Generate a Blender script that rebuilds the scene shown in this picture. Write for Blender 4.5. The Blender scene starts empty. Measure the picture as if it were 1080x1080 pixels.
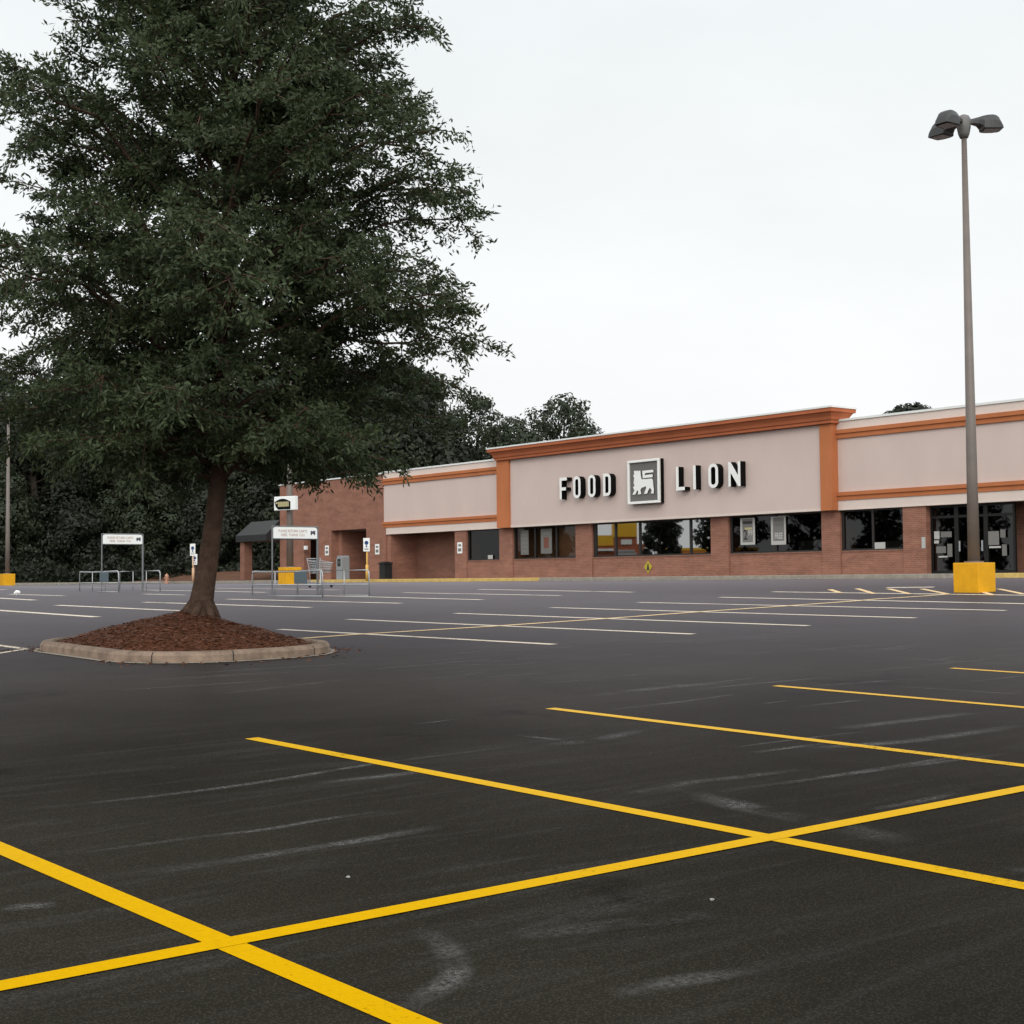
import bpy, bmesh, math, random
import numpy as np
from mathutils import Vector, Matrix
R_ = math.radians
random.seed(7)
scene = bpy.context.scene
COL = scene.collection

# ------------------------------------------------------------------ materials
def mat(name, color=(.5, .5, .5), rough=.7, spec=.3, metal=0., var=0., vscale=3., bump=0., bscale=40.):
    m = bpy.data.materials.new(name)
    m.use_nodes = True
    nt = m.node_tree
    b = nt.nodes['Principled BSDF']
    b.inputs['Base Color'].default_value = (*color, 1)
    b.inputs['Roughness'].default_value = rough
    b.inputs['Specular IOR Level'].default_value = spec
    b.inputs['Metallic'].default_value = metal
    if var or bump:
        tc = nt.nodes.new('ShaderNodeTexCoord')
    if var:
        n = nt.nodes.new('ShaderNodeTexNoise')
        n.inputs['Scale'].default_value = vscale
        n.inputs['Detail'].default_value = 6
        n.inputs['Roughness'].default_value = .65
        nt.links.new(tc.outputs['Object'], n.inputs['Vector'])
        r = nt.nodes.new('ShaderNodeMapRange')
        r.inputs['From Min'].default_value = .3
        r.inputs['From Max'].default_value = .7
        r.inputs['To Min'].default_value = 1 - var
        r.inputs['To Max'].default_value = 1 + var
        nt.links.new(n.outputs['Fac'], r.inputs['Value'])
        mx = nt.nodes.new('ShaderNodeVectorMath')
        mx.operation = 'SCALE'
        mx.inputs[0].default_value = color
        nt.links.new(r.outputs[0], mx.inputs['Scale'])
        nt.links.new(mx.outputs[0], b.inputs['Base Color'])
    if bump:
        n2 = nt.nodes.new('ShaderNodeTexNoise')
        n2.inputs['Scale'].default_value = bscale
        n2.inputs['Detail'].default_value = 4
        nt.links.new(tc.outputs['Object'], n2.inputs['Vector'])
        bp = nt.nodes.new('ShaderNodeBump')
        bp.inputs['Strength'].default_value = bump
        bp.inputs['Distance'].default_value = .02
        nt.links.new(n2.outputs['Fac'], bp.inputs['Height'])
        nt.links.new(bp.outputs[0], b.inputs['Normal'])
    return m

def N(nt, t, **kw):
    n = nt.nodes.new(t)
    for k, v in kw.items():
        if k in n.inputs.keys():
            n.inputs[k].default_value = v
        else:
            setattr(n, k, v)
    return n

def road_finish(nt, colour, normal, k, power, rough):
    """matt ground with a grazing-angle sheen (real bitumen is nearly matt from above)"""
    L = nt.links.new
    b = nt.nodes.get('Principled BSDF')
    if b: nt.nodes.remove(b)
    out = nt.nodes['Material Output']
    d = N(nt, 'ShaderNodeBsdfDiffuse', Roughness=.6)
    g = N(nt, 'ShaderNodeBsdfGlossy', Roughness=rough); g.inputs['Color'].default_value = (.95, .87, .97, 1)
    lw = N(nt, 'ShaderNodeLayerWeight', Blend=.5)
    pw = N(nt, 'ShaderNodeMath', operation='POWER'); L(lw.outputs['Facing'], pw.inputs[0]); pw.inputs[1].default_value = power
    ml = N(nt, 'ShaderNodeMath', operation='MULTIPLY'); L(pw.outputs[0], ml.inputs[0]); ml.inputs[1].default_value = k
    mx = N(nt, 'ShaderNodeMixShader')
    L(colour, d.inputs['Color'])
    if normal: L(normal, d.inputs['Normal'])
    L(ml.outputs[0], mx.inputs[0]); L(d.outputs[0], mx.inputs[1]); L(g.outputs[0], mx.inputs[2])
    L(mx.outputs[0], out.inputs['Surface'])
    return mx

def asphalt_mat():
    m = bpy.data.materials.new('asphalt')
    m.use_nodes = True
    nt = m.node_tree
    L = nt.links.new
    b = nt.nodes['Principled BSDF']
    tc = N(nt, 'ShaderNodeTexCoord')
    o = tc.outputs['Object']
    big = N(nt, 'ShaderNodeTexNoise', Scale=.22, Detail=5., Roughness=.6)
    L(o, big.inputs['Vector'])
    # drag streaks that run with the traffic, roughly towards the store
    mp = N(nt, 'ShaderNodeMapping')
    mp.inputs['Scale'].default_value = (3.4, .42, 1)
    mp.inputs['Rotation'].default_value = (0, 0, R_(3))
    L(o, mp.inputs['Vector'])
    warp = N(nt, 'ShaderNodeTexNoise', Scale=1.0, Detail=6., Roughness=.68, Distortion=1.4)
    L(mp.outputs[0], warp.inputs['Vector'])
    st = N(nt, 'ShaderNodeMapRange')
    st.inputs['From Min'].default_value = .50
    st.inputs['From Max'].default_value = .74
    L(warp.outputs['Fac'], st.inputs['Value'])
    fine = N(nt, 'ShaderNodeTexNoise', Scale=55., Detail=3., Roughness=.7)
    L(o, fine.inputs['Vector'])
    fr = N(nt, 'ShaderNodeMapRange')
    fr.inputs['From Min'].default_value = .36
    fr.inputs['From Max'].default_value = .68
    L(fine.outputs['Fac'], fr.inputs['Value'])
    mul = N(nt, 'ShaderNodeMath', operation='MULTIPLY')
    L(st.outputs[0], mul.inputs[0])
    L(fr.outputs[0], mul.inputs[1])
    mul2 = N(nt, 'ShaderNodeMath', operation='MULTIPLY')
    L(mul.outputs[0], mul2.inputs[0])
    pat = N(nt, 'ShaderNodeTexNoise', Scale=.16, Detail=2.)
    L(o, pat.inputs['Vector'])
    pr = N(nt, 'ShaderNodeMapRange'); L(pat.outputs['Fac'], pr.inputs['Value'])
    pr.inputs['From Min'].default_value = .36; pr.inputs['From Max'].default_value = .66; pr.inputs['To Min'].default_value = .05; pr.inputs['To Max'].default_value = .50
    L(pr.outputs[0], mul2.inputs[1])
    br = N(nt, 'ShaderNodeMapRange')
    br.inputs['From Min'].default_value = .3
    br.inputs['From Max'].default_value = .7
    br.inputs['To Min'].default_value = .68
    br.inputs['To Max'].default_value = 1.42
    L(big.outputs['Fac'], br.inputs['Value'])
    sc = N(nt, 'ShaderNodeVectorMath', operation='SCALE')
    sc.inputs[0].default_value = (.0272, .0240, .0190)
    L(br.outputs[0], sc.inputs['Scale'])
    # aggregate specks
    ag = N(nt, 'ShaderNodeTexVoronoi', Scale=95.)
    L(o, ag.inputs['Vector'])
    agr = N(nt, 'ShaderNodeMapRange')
    agr.inputs['From Min'].default_value = .0
    agr.inputs['From Max'].default_value = .5
    agr.inputs['To Min'].default_value = 1.5
    agr.inputs['To Max'].default_value = .62
    L(ag.outputs['Distance'], agr.inputs['Value'])
    sc2 = N(nt, 'ShaderNodeVectorMath', operation='SCALE')
    L(sc.outputs[0], sc2.inputs[0])
    L(agr.outputs[0], sc2.inputs['Scale'])
    # pale stones worn free of bitumen
    vs_ = N(nt, 'ShaderNodeTexVoronoi', Scale=62.)
    L(o, vs_.inputs['Vector'])
    vx = N(nt, 'ShaderNodeSeparateXYZ'); L(vs_.outputs['Color'], vx.inputs[0])
    v1 = N(nt, 'ShaderNodeMath', operation='GREATER_THAN'); L(vx.outputs[0], v1.inputs[0]); v1.inputs[1].default_value = .955
    v2 = N(nt, 'ShaderNodeMath', operation='LESS_THAN'); L(vs_.outputs['Distance'], v2.inputs[0]); v2.inputs[1].default_value = .26
    v3 = N(nt, 'ShaderNodeMath', operation='MULTIPLY'); L(v1.outputs[0], v3.inputs[0]); L(v2.outputs[0], v3.inputs[1])
    v4 = N(nt, 'ShaderNodeMath', operation='MULTIPLY'); L(v3.outputs[0], v4.inputs[0]); L(pr.outputs[0], v4.inputs[1])
    mix0 = N(nt, 'ShaderNodeMixRGB'); L(v4.outputs[0], mix0.inputs[0]); L(sc2.outputs[0], mix0.inputs[1]); mix0.inputs[2].default_value = (.085, .082, .078, 1)
    # oil drips
    oi = N(nt, 'ShaderNodeTexNoise', Scale=.7, Detail=6., Roughness=.7); L(o, oi.inputs['Vector'])
    oir = N(nt, 'ShaderNodeMapRange'); L(oi.outputs['Fac'], oir.inputs['Value'])
    oir.inputs['From Min'].default_value = .60; oir.inputs['From Max'].default_value = .72; oir.inputs['To Min'].default_value = 1.; oir.inputs['To Max'].default_value = .55
    oil = N(nt, 'ShaderNodeVectorMath', operation='SCALE'); L(mix0.outputs[0], oil.inputs[0]); L(oir.outputs[0], oil.inputs['Scale'])
    mix = N(nt, 'ShaderNodeMixRGB')
    L(mul2.outputs[0], mix.inputs[0])
    L(oil.outputs[0], mix.inputs[1])
    mix.inputs[2].default_value = (.090, .087, .086, 1)
    bp = N(nt, 'ShaderNodeBump')
    bp.inputs['Strength'].default_value = .30
    bp.inputs['Distance'].default_value = .008
    L(fine.outputs['Fac'], bp.inputs['Height'])
    road_finish(nt, mix.outputs[0], bp.outputs[0], .35, 20, .40)
    return m

def worn_paint(name, color, wear=.25, rough=.5, spec=.4):
    """road paint; where worn it is transparent so that the asphalt shows through"""
    m = bpy.data.materials.new(name)
    m.use_nodes = True
    nt = m.node_tree
    L = nt.links.new
    tc = N(nt, 'ShaderNodeTexCoord')
    n = N(nt, 'ShaderNodeTexNoise', Scale=34., Detail=5., Roughness=.75)
    L(tc.outputs['Object'], n.inputs['Vector'])
    n2 = N(nt, 'ShaderNodeTexNoise', Scale=1.1, Detail=3.)
    L(tc.outputs['Object'], n2.inputs['Vector'])
    ad = N(nt, 'ShaderNodeMath', operation='ADD')
    L(n.outputs['Fac'], ad.inputs[0])
    L(n2.outputs['Fac'], ad.inputs[1])
    r = N(nt, 'ShaderNodeMapRange')
    r.inputs['From Min'].default_value = 1.24 - wear
    r.inputs['From Max'].default_value = 1.42 - wear
    r.inputs['To Min'].default_value = 0.
    r.inputs['To Max'].default_value = .75
    L(ad.outputs[0], r.inputs['Value'])
    v = N(nt, 'ShaderNodeMapRange'); L(n.outputs['Fac'], v.inputs['Value'])
    v.inputs['From Min'].default_value = .3; v.inputs['From Max'].default_value = .7; v.inputs['To Min'].default_value = .90; v.inputs['To Max'].default_value = 1.08
    sc = N(nt, 'ShaderNodeVectorMath', operation='SCALE'); sc.inputs[0].default_value = color; L(v.outputs[0], sc.inputs['Scale'])
    mx = road_finish(nt, sc.outputs[0], None, spec, 15, rough)
    t = N(nt, 'ShaderNodeBsdfTransparent')
    m2 = N(nt, 'ShaderNodeMixShader'); L(r.outputs[0], m2.inputs[0]); L(mx.outputs[0], m2.inputs[1]); L(t.outputs[0], m2.inputs[2])
    L(m2.outputs[0], nt.nodes['Material Output'].inputs['Surface'])
    return m

def scuff_mat():
    m = mat('tyre_scuff', (.17, .165, .16), .8, .2)
    nt = m.node_tree
    L = nt.links.new
    b = nt.nodes['Principled BSDF']
    tc = N(nt, 'ShaderNodeTexCoord')
    n = N(nt, 'ShaderNodeTexNoise', Scale=38., Detail=4., Roughness=.8)
    L(tc.outputs['Object'], n.inputs['Vector'])
    n2 = N(nt, 'ShaderNodeTexNoise', Scale=2.2, Detail=3.)
    L(tc.outputs['Object'], n2.inputs['Vector'])
    uv = N(nt, 'ShaderNodeUVMap')
    sx = N(nt, 'ShaderNodeSeparateXYZ')
    L(uv.outputs[0], sx.inputs[0])
    # fade to the sides and ends of the scuff
    def tent(sock):
        a = N(nt, 'ShaderNodeMath', operation='SUBTRACT'); L(sock, a.inputs[0]); a.inputs[1].default_value = .5
        c = N(nt, 'ShaderNodeMath', operation='ABSOLUTE'); L(a.outputs[0], c.inputs[0])
        d = N(nt, 'ShaderNodeMapRange'); L(c.outputs[0], d.inputs['Value'])
        d.inputs['From Min'].default_value = .5; d.inputs['From Max'].default_value = .15
        return d.outputs[0]
    a = N(nt, 'ShaderNodeMath', operation='MULTIPLY'); L(tent(sx.outputs[0]), a.inputs[0]); L(tent(sx.outputs[1]), a.inputs[1])
    r = N(nt, 'ShaderNodeMapRange'); r.inputs['From Min'].default_value = .36; r.inputs['From Max'].default_value = .66
    L(n.outputs['Fac'], r.inputs['Value'])
    r2 = N(nt, 'ShaderNodeMapRange'); r2.inputs['From Min'].default_value = .30; r2.inputs['From Max'].default_value = .56
    L(n2.outputs['Fac'], r2.inputs['Value'])
    e = N(nt, 'ShaderNodeMath', operation='MULTIPLY'); L(r.outputs[0], e.inputs[0]); L(r2.outputs[0], e.inputs[1])
    g = N(nt, 'ShaderNodeMath', operation='MULTIPLY'); L(e.outputs[0], g.inputs[0]); L(a.outputs[0], g.inputs[1])
    h = N(nt, 'ShaderNodeMath', operation='MULTIPLY'); L(g.outputs[0], h.inputs[0]); h.inputs[1].default_value = .60
    L(h.outputs[0], b.inputs['Alpha'])
    return m

def brick_mat(name, c1, c2, mortar):
    m = bpy.data.materials.new(name)
    m.use_nodes = True
    nt = m.node_tree
    L = nt.links.new
    b = nt.nodes['Principled BSDF']
    tc = N(nt, 'ShaderNodeTexCoord')
    s = N(nt, 'ShaderNodeSeparateXYZ')
    L(tc.outputs['Object'], s.inputs[0])
    a = N(nt, 'ShaderNodeMath', operation='ADD')
    L(s.outputs['X'], a.inputs[0]); L(s.outputs['Y'], a.inputs[1])
    c = N(nt, 'ShaderNodeCombineXYZ')
    L(a.outputs[0], c.inputs['X']); L(s.outputs['Z'], c.inputs['Y'])
    br = N(nt, 'ShaderNodeTexBrick')
    br.inputs['Scale'].default_value = 1.
    br.inputs['Brick Width'].default_value = .21
    br.inputs['Row Height'].default_value = .075
    br.inputs['Mortar Size'].default_value = .006
    br.inputs['Color1'].default_value = (*c1, 1)
    br.inputs['Color2'].default_value = (*c2, 1)
    br.inputs['Mortar'].default_value = (*mortar, 1)
    L(c.outputs[0], br.inputs['Vector'])
    n = N(nt, 'ShaderNodeTexNoise', Scale=.8, Detail=6., Roughness=.65)
    mpn = N(nt, 'ShaderNodeMapping'); mpn.inputs['Scale'].default_value = (1, 1, 3.2)
    L(tc.outputs['Object'], mpn.inputs[0]); L(mpn.outputs[0], n.inputs['Vector'])
    r = N(nt, 'ShaderNodeMapRange')
    r.inputs['From Min'].default_value = .3; r.inputs['From Max'].default_value = .7
    r.inputs['To Min'].default_value = .78; r.inputs['To Max'].default_value = 1.18
    L(n.outputs['Fac'], r.inputs['Value'])
    sc = N(nt, 'ShaderNodeVectorMath', operation='SCALE')
    L(br.outputs['Color'], sc.inputs[0]); L(r.outputs[0], sc.inputs['Scale'])
    L(sc.outputs[0], b.inputs['Base Color'])
    b.inputs['Roughness'].default_value = .85
    b.inputs['Specular IOR Level'].default_value = .2
    return m

def stucco_mat(name, col, streak=.12):
    m = mat(name, col, .85, .2, bump=.25, bscale=60)
    nt = m.node_tree
    L = nt.links.new
    b = nt.nodes['Principled BSDF']
    tc = N(nt, 'ShaderNodeTexCoord')
    mp = N(nt, 'ShaderNodeMapping'); mp.inputs['Scale'].default_value = (.9, .9, .5)
    L(tc.outputs['Object'], mp.inputs[0])
    n = N(nt, 'ShaderNodeTexNoise', Scale=.9, Detail=7., Roughness=.6)
    L(mp.outputs[0], n.inputs['Vector'])
    r = N(nt, 'ShaderNodeMapRange')
    r.inputs['From Min'].default_value = .3; r.inputs['From Max'].default_value = .7
    r.inputs['To Min'].default_value = 1 - streak; r.inputs['To Max'].default_value = 1 + streak * .5
    L(n.outputs['Fac'], r.inputs['Value'])
    sc = N(nt, 'ShaderNodeVectorMath', operation='SCALE')
    sc.inputs[0].default_value = col
    L(r.outputs[0], sc.inputs['Scale']); L(sc.outputs[0], b.inputs['Base Color'])
    return m

def glass_mat(name, refl, tint):
    m = bpy.data.materials.new(name)
    m.use_nodes = True
    nt = m.node_tree
    nt.nodes.clear()
    L = nt.links.new
    out = N(nt, 'ShaderNodeOutputMaterial')
    t = N(nt, 'ShaderNodeBsdfTransparent'); t.inputs['Color'].default_value = (*tint, 1)
    g = N(nt, 'ShaderNodeBsdfGlossy'); g.inputs['Roughness'].default_value = .015
    mx = N(nt, 'ShaderNodeMixShader')
    if refl is None:
        f = N(nt, 'ShaderNodeFresnel'); f.inputs['IOR'].default_value = 1.5
        L(f.outputs[0], mx.inputs[0])
    else:
        mx.inputs[0].default_value = refl
    L(t.outputs[0], mx.inputs[1]); L(g.outputs[0], mx.inputs[2])
    L(mx.outputs[0], out.inputs['Surface'])
    return m

def leaf_mat(name, c_dark, c_light, trans=.25, rnd=.55):
    m = bpy.data.materials.new(name)
    m.use_nodes = True
    nt = m.node_tree
    nt.nodes.clear()
    L = nt.links.new
    out = N(nt, 'ShaderNodeOutputMaterial')
    geo = N(nt, 'ShaderNodeNewGeometry')
    tc = N(nt, 'ShaderNodeTexCoord')
    n = N(nt, 'ShaderNodeTexNoise', Scale=.9, Detail=3.)
    L(tc.outputs['Object'], n.inputs['Vector'])
    ad = N(nt, 'ShaderNodeMath', operation='MULTIPLY_ADD')
    L(geo.outputs['Random Per Island'], ad.inputs[0]); ad.inputs[1].default_value = rnd
    ms = N(nt, 'ShaderNodeMath', operation='SUBTRACT'); L(n.outputs['Fac'], ms.inputs[0]); ms.inputs[1].default_value = .28
    L(ms.outputs[0], ad.inputs[2])
    mix = N(nt, 'ShaderNodeMixRGB')
    L(ad.outputs[0], mix.inputs[0])
    mix.inputs[1].default_value = (*c_dark, 1); mix.inputs[2].default_value = (*c_light, 1)
    d = N(nt, 'ShaderNodeBsdfPrincipled'); d.inputs['Roughness'].default_value = .55; d.inputs['Specular IOR Level'].default_value = .25
    tr = N(nt, 'ShaderNodeBsdfTranslucent')
    L(mix.outputs[0], d.inputs['Base Color']); L(mix.outputs[0], tr.inputs['Color'])
    mx = N(nt, 'ShaderNodeMixShader'); mx.inputs[0].default_value = trans
    L(d.outputs[0], mx.inputs[1]); L(tr.outputs[0], mx.inputs[2]); L(mx.outputs[0], out.inputs['Surface'])
    return m

M = dict(
    asphalt=asphalt_mat(),
    paint_y=worn_paint('yellow_road_paint', (.52, .292, .002), .11, .35, .62),
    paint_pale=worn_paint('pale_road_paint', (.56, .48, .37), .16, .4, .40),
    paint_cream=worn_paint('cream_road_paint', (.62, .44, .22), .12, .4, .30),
    scuff=scuff_mat(),
    earth=mat('earth', (.035, .038, .018), .95, .1, var=.4, vscale=.4),
    grass_bank=mat('grass_bank', (.030, .040, .016), .95, .1, var=.45, vscale=1.2, bump=.6, bscale=6),
    dirt=mat('red_dirt', (.12, .062, .040), .95, .1, var=.35, vscale=1.5),
    concrete=mat('concrete', (.30, .265, .22), .85, .25, var=.22, vscale=5, bump=.3, bscale=70),
    island_concrete=mat('island_concrete', (.215, .153, .113), .85, .25, var=.42, vscale=4.5, bump=.3, bscale=70),
    kerb_paint=mat('kerb_paint', (.58, .40, .13), .7, .3, var=.25, vscale=4),
    mulch=mat('mulch', (.088, .033, .017), .95, .1, var=.45, vscale=14, bump=1., bscale=45),
    chip=leaf_mat('bark_chip', (.046, .016, .008), (.165, .068, .037), .0),
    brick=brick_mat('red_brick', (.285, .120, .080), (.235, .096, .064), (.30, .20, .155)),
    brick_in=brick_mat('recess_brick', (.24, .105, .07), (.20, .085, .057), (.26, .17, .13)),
    stucco=stucco_mat('beige_stucco', (.585, .464, .418), .05),
    stucco_pale=stucco_mat('pale_stucco', (.66, .55, .49), .04),
    orange=stucco_mat('terracotta_stucco', (.46, .155, .062)),
    orange_deep=stucco_mat('terracotta_cornice', (.42, .125, .055)),
    cap=mat('metal_coping', (.72, .72, .70), .45, .5),
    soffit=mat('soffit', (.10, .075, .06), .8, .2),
    frame=mat('dark_window_frame', (.018, .015, .013), .5, .4),
    glass=glass_mat('window_glass', .045, (.22, .22, .20)),
    glass_mirror=glass_mat('mirror_film_glass', .43, (.20, .19, .17)),
    glass_blind=glass_mat('tinted_glass', .04, (.62, .55, .48)),
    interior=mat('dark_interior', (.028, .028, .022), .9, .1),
    blind=mat('brown_blind', (.15, .095, .06), .85, .15, var=.15, vscale=5),
    roof=mat('roof_membrane', (.25, .25, .25), .9, .1),
    white=mat('white_enamel', (.80, .79, .76), .4, .4, var=.03, vscale=8),
    black=mat('black_enamel', (.003, .003, .003), .6, .12),
    logo_ground=mat('grey_panel', (.135, .125, .117), .6, .3, var=.06, vscale=3),
    block=mat('yellow_block_paint', (.70, .335, .004), .6, .3, var=.10, vscale=4, bump=.15, bscale=25),
    pole=mat('bronze_pole', (.150, .120, .103), .5, .5, var=.15, vscale=2),
    head=mat('bronze_fixture', (.030, .029, .029), .45, .5),
    hub=mat('fixture_hub', (.14, .13, .125), .5, .5),
    lens=mat('lamp_lens', (.012, .012, .012), .3, .5),
    steel=mat('galvanised_steel', (.38, .39, .40), .4, .5, metal=.4, var=.12, vscale=6),
    steel_dark=mat('weathered_steel', (.16, .165, .17), .5, .5, metal=.4, var=.12, vscale=6),
    panel=mat('teal_grey_panel', (.085, .115, .13), .6, .3),
    sign_white=mat('sign_white', (.82, .82, .80), .5, .3),
    sign_red=mat('sign_lettering', (.42, .24, .18), .6, .3),
    sign_dark=mat('sign_emblem', (.06, .065, .08), .6, .3),
    sign_blue=mat('sign_blue', (.02, .05, .16), .6, .3),
    post_y=mat('post_yellow', (.68, .40, .10), .6, .3),
    post_o=mat('post_peach', (.58, .36, .22), .6, .3),
    hydrant=mat('hydrant_paint', (.46, .24, .16), .6, .3, var=.1, vscale=6),
    door_frame=mat('door_frame', (.007, .0065, .006), .5, .3),
    bin=mat('bin_black', (.016, .016, .016), .6, .3),
    kiosk=mat('kiosk_grey', (.26, .27, .275), .5, .4),
    paper=mat('paper', (.42, .41, .39), .8, .2),
    paper_dim=mat('paper_dim', (.15, .145, .135), .8, .2),  # white paper; dimming behind glass is put into this darker colour
    ink=mat('ink', (.05, .045, .045), .8, .2),
    ink_mid=mat('ink_mid', (.18, .17, .16), .8, .2),
    ink_red=mat('ink_red', (.17, .07, .05), .8, .2),
    ink_yel=mat('ink_yellow', (.46, .40, .22), .8, .2),
    sign_yel=mat('sign_yellow', (.42, .32, .03), .6, .3),
    bark=mat('bark', (.072, .045, .032), .95, .1, var=.35, vscale=9, bump=1., bscale=30),
    bark_far=mat('bark_far', (.06, .048, .038), .95, .1, var=.3, vscale=4),
    leaf=leaf_mat('willow_oak_leaf', (.020, .031, .013), (.080, .104, .046), .28),
    leaf_far=leaf_mat('wood_leaf', (.014, .020, .010), (.048, .060, .030), .12, .28),
    leaf_far2=leaf_mat('wood_leaf_pale', (.018, .025, .013), (.060, .073, .039), .12, .28),
    leaf_pine=leaf_mat('dark_leaf', (.010, .014, .008), (.032, .038, .021), .12, .28),
    canopy=mat('dark_metal_roof', (.020, .020, .020), .5, .4, var=.1, vscale=3),
    rest_yellow=mat('restaurant_yellow', (.78, .43, .03), .6, .3),
    rest_red=mat('restaurant_brick', (.40, .12, .06), .8, .2, var=.15, vscale=2),
    rest_orange=mat('restaurant_orange', (.62, .22, .05), .7, .2),
    litter=mat('litter_white', (.75, .75, .73), .7, .2),
    pebble=mat('pebble', (.28, .27, .25), .8, .2),
)

# ------------------------------------------------------------------ mesh builder
class MB:
    def __init__(s):
        s.v = []; s.f = []; s.mi = []; s.k = 0
    def face(s, pts):
        i = len(s.v); s.v += [tuple(p) for p in pts]; s.f.append(list(range(i, i + len(pts)))); s.mi.append(s.k)
        return s
    def box(s, x0, x1, y0, y1, z0, z1):
        i = len(s.v)
        s.v += [(x, y, z) for z in (z0, z1) for y in (y0, y1) for x in (x0, x1)]
        for q in ((0, 2, 3, 1), (4, 5, 7, 6), (0, 1, 5, 4), (2, 6, 7, 3), (0, 4, 6, 2), (1, 3, 7, 5)):
            s.f.append([i + a for a in q]); s.mi.append(s.k)
        return s
    def tube(s, pts, r, n=8, cap=True):
        pts = [Vector(p) for p in pts]
        rs = r if isinstance(r, (list, tuple)) else [r] * len(pts)
        i0 = len(s.v)
        ref = None
        for k, p in enumerate(pts):
            d = (pts[min(k + 1, len(pts) - 1)] - pts[max(k - 1, 0)]).normalized()
            if ref is None:
                ref = Vector((0, 0, 1)) if abs(d.z) < .9 else Vector((1, 0, 0))
            a = d.cross(ref).normalized(); b = d.cross(a).normalized(); ref = -d.cross(a) if False else ref
            for j in range(n):
                t = 2 * math.pi * j / n
                s.v.append(tuple(p + (a * math.cos(t) + b * math.sin(t)) * rs[k]))
        for k in range(len(pts) - 1):
            for j in range(n):
                a0 = i0 + k * n + j; a1 = i0 + k * n + (j + 1) % n
                s.f.append([a0, a1, a1 + n, a0 + n]); s.mi.append(s.k)
        if cap:
            s.f.append([i0 + j for j in range(n)][::-1]); s.mi.append(s.k)
            e = i0 + (len(pts) - 1) * n
            s.f.append([e + j for j in range(n)]); s.mi.append(s.k)
        return s
    def lathe(s, prof, n=16, c=(0, 0, 0)):
        i0 = len(s.v)
        for r, z in prof:
            for j in range(n):
                t = 2 * math.pi * j / n
                s.v.append((c[0] + r * math.cos(t), c[1] + r * math.sin(t), c[2] + z))
        for k in range(len(prof) - 1):
            for j in range(n):
                a0 = i0 + k * n + j; a1 = i0 + k * n + (j + 1) % n
                s.f.append([a0, a1, a1 + n, a0 + n]); s.mi.append(s.k)
        s.f.append([i0 + j for j in range(n)][::-1]); s.mi.append(s.k)
        e = i0 + (len(prof) - 1) * n
        s.f.append([e + j for j in range(n)]); s.mi.append(s.k)
        return s
    def prism(s, poly, y0, y1, fside=None):
        """poly in (x,z), extruded along y; front (y0) keeps material k, sides get fside"""
        n = len(poly); i = len(s.v)
        ar = sum(poly[a][0] * poly[(a + 1) % n][1] - poly[(a + 1) % n][0] * poly[a][1] for a in range(n))
        if ar < 0: poly = poly[::-1]
        s.v += [(x, y0, z) for x, z in poly] + [(x, y1, z) for x, z in poly]
        s.f.append([i + a for a in range(n)]); s.mi.append(s.k)
        s.f.append([i + n + a for a in range(n)][::-1]); s.mi.append(s.k)
        for a in range(n):
            b = (a + 1) % n
            s.f.append([i + a, i + n + a, i + n + b, i + b]); s.mi.append(s.k if fside is None else fside)
        return s
    def xform(s, mtx, start=0):
        for i in range(start, len(s.v)):
            s.v[i] = tuple(mtx @ Vector(s.v[i]))
        return s
    def build(s, name, mats, parent=None, smooth=False, bevel=0., loc=None):
        me = bpy.data.meshes.new(name)
        me.from_pydata(s.v, [], s.f)
        for m_ in (mats if isinstance(mats, (list, tuple)) else [mats]):
            me.materials.append(m_)
        if any(s.mi): me.polygons.foreach_set('material_index', s.mi)
        if smooth: me.polygons.foreach_set('use_smooth', [True] * len(s.f))
        me.update()
        o = bpy.data.objects.new(name, me)
        COL.objects.link(o)
        if parent: o.parent = parent
        if loc: o.location = loc
        if bevel:
            bv = o.modifiers.new('b', 'BEVEL'); bv.width = bevel; bv.segments = 2; bv.limit_method = 'ANGLE'
        return o

def tag(o, label=None, cat=None, group=None, kind=None):
    if label: o['label'] = label
    if cat: o['category'] = cat
    if group: o['group'] = group
    if kind: o['kind'] = kind
    return o

def empty(name, loc, label, cat, group=None, rz=0):
    o = bpy.data.objects.new(name, None)
    o.empty_display_size = .3
    COL.objects.link(o)
    o.location = loc
    o.rotation_euler = (0, 0, rz)
    return tag(o, label, cat, group)

def copy_tree(o, parent=None):
    kids = list(o.children)
    c = o.copy(); COL.objects.link(c)
    if parent: c.parent = parent
    for k in kids: copy_tree(k, c)
    return c

def text_mesh(txt, size, name='lettering', sx=1., bold=.0):
    cu = bpy.data.curves.new('t', 'FONT')
    cu.body = txt; cu.size = size; cu.align_x = 'CENTER'; cu.align_y = 'CENTER'; cu.resolution_u = 3; cu.offset = bold
    cu.space_line = .95
    ob = bpy.data.objects.new('t', cu); COL.objects.link(ob)
    dg = bpy.context.evaluated_depsgraph_get(); dg.update()
    me = bpy.data.meshes.new_from_object(ob.evaluated_get(dg))
    bpy.data.objects.remove(ob); bpy.data.curves.remove(cu)
    me.name = name
    # text lies in XY: turn to face -Y
    me.transform(Matrix.Rotation(R_(90), 4, 'X') @ Matrix.Diagonal((sx, 1, 1, 1)))
    return me

def text_obj(txt, size, m, parent, loc, sx=1., bold=0., rz=0, name='lettering'):
    me = text_mesh(txt, size, name, sx, bold); me.materials.append(m)
    o = bpy.data.objects.new(name, me); COL.objects.link(o); o.parent = parent; o.location = loc; o.rotation_euler = (0, 0, rz)
    return o

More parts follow.
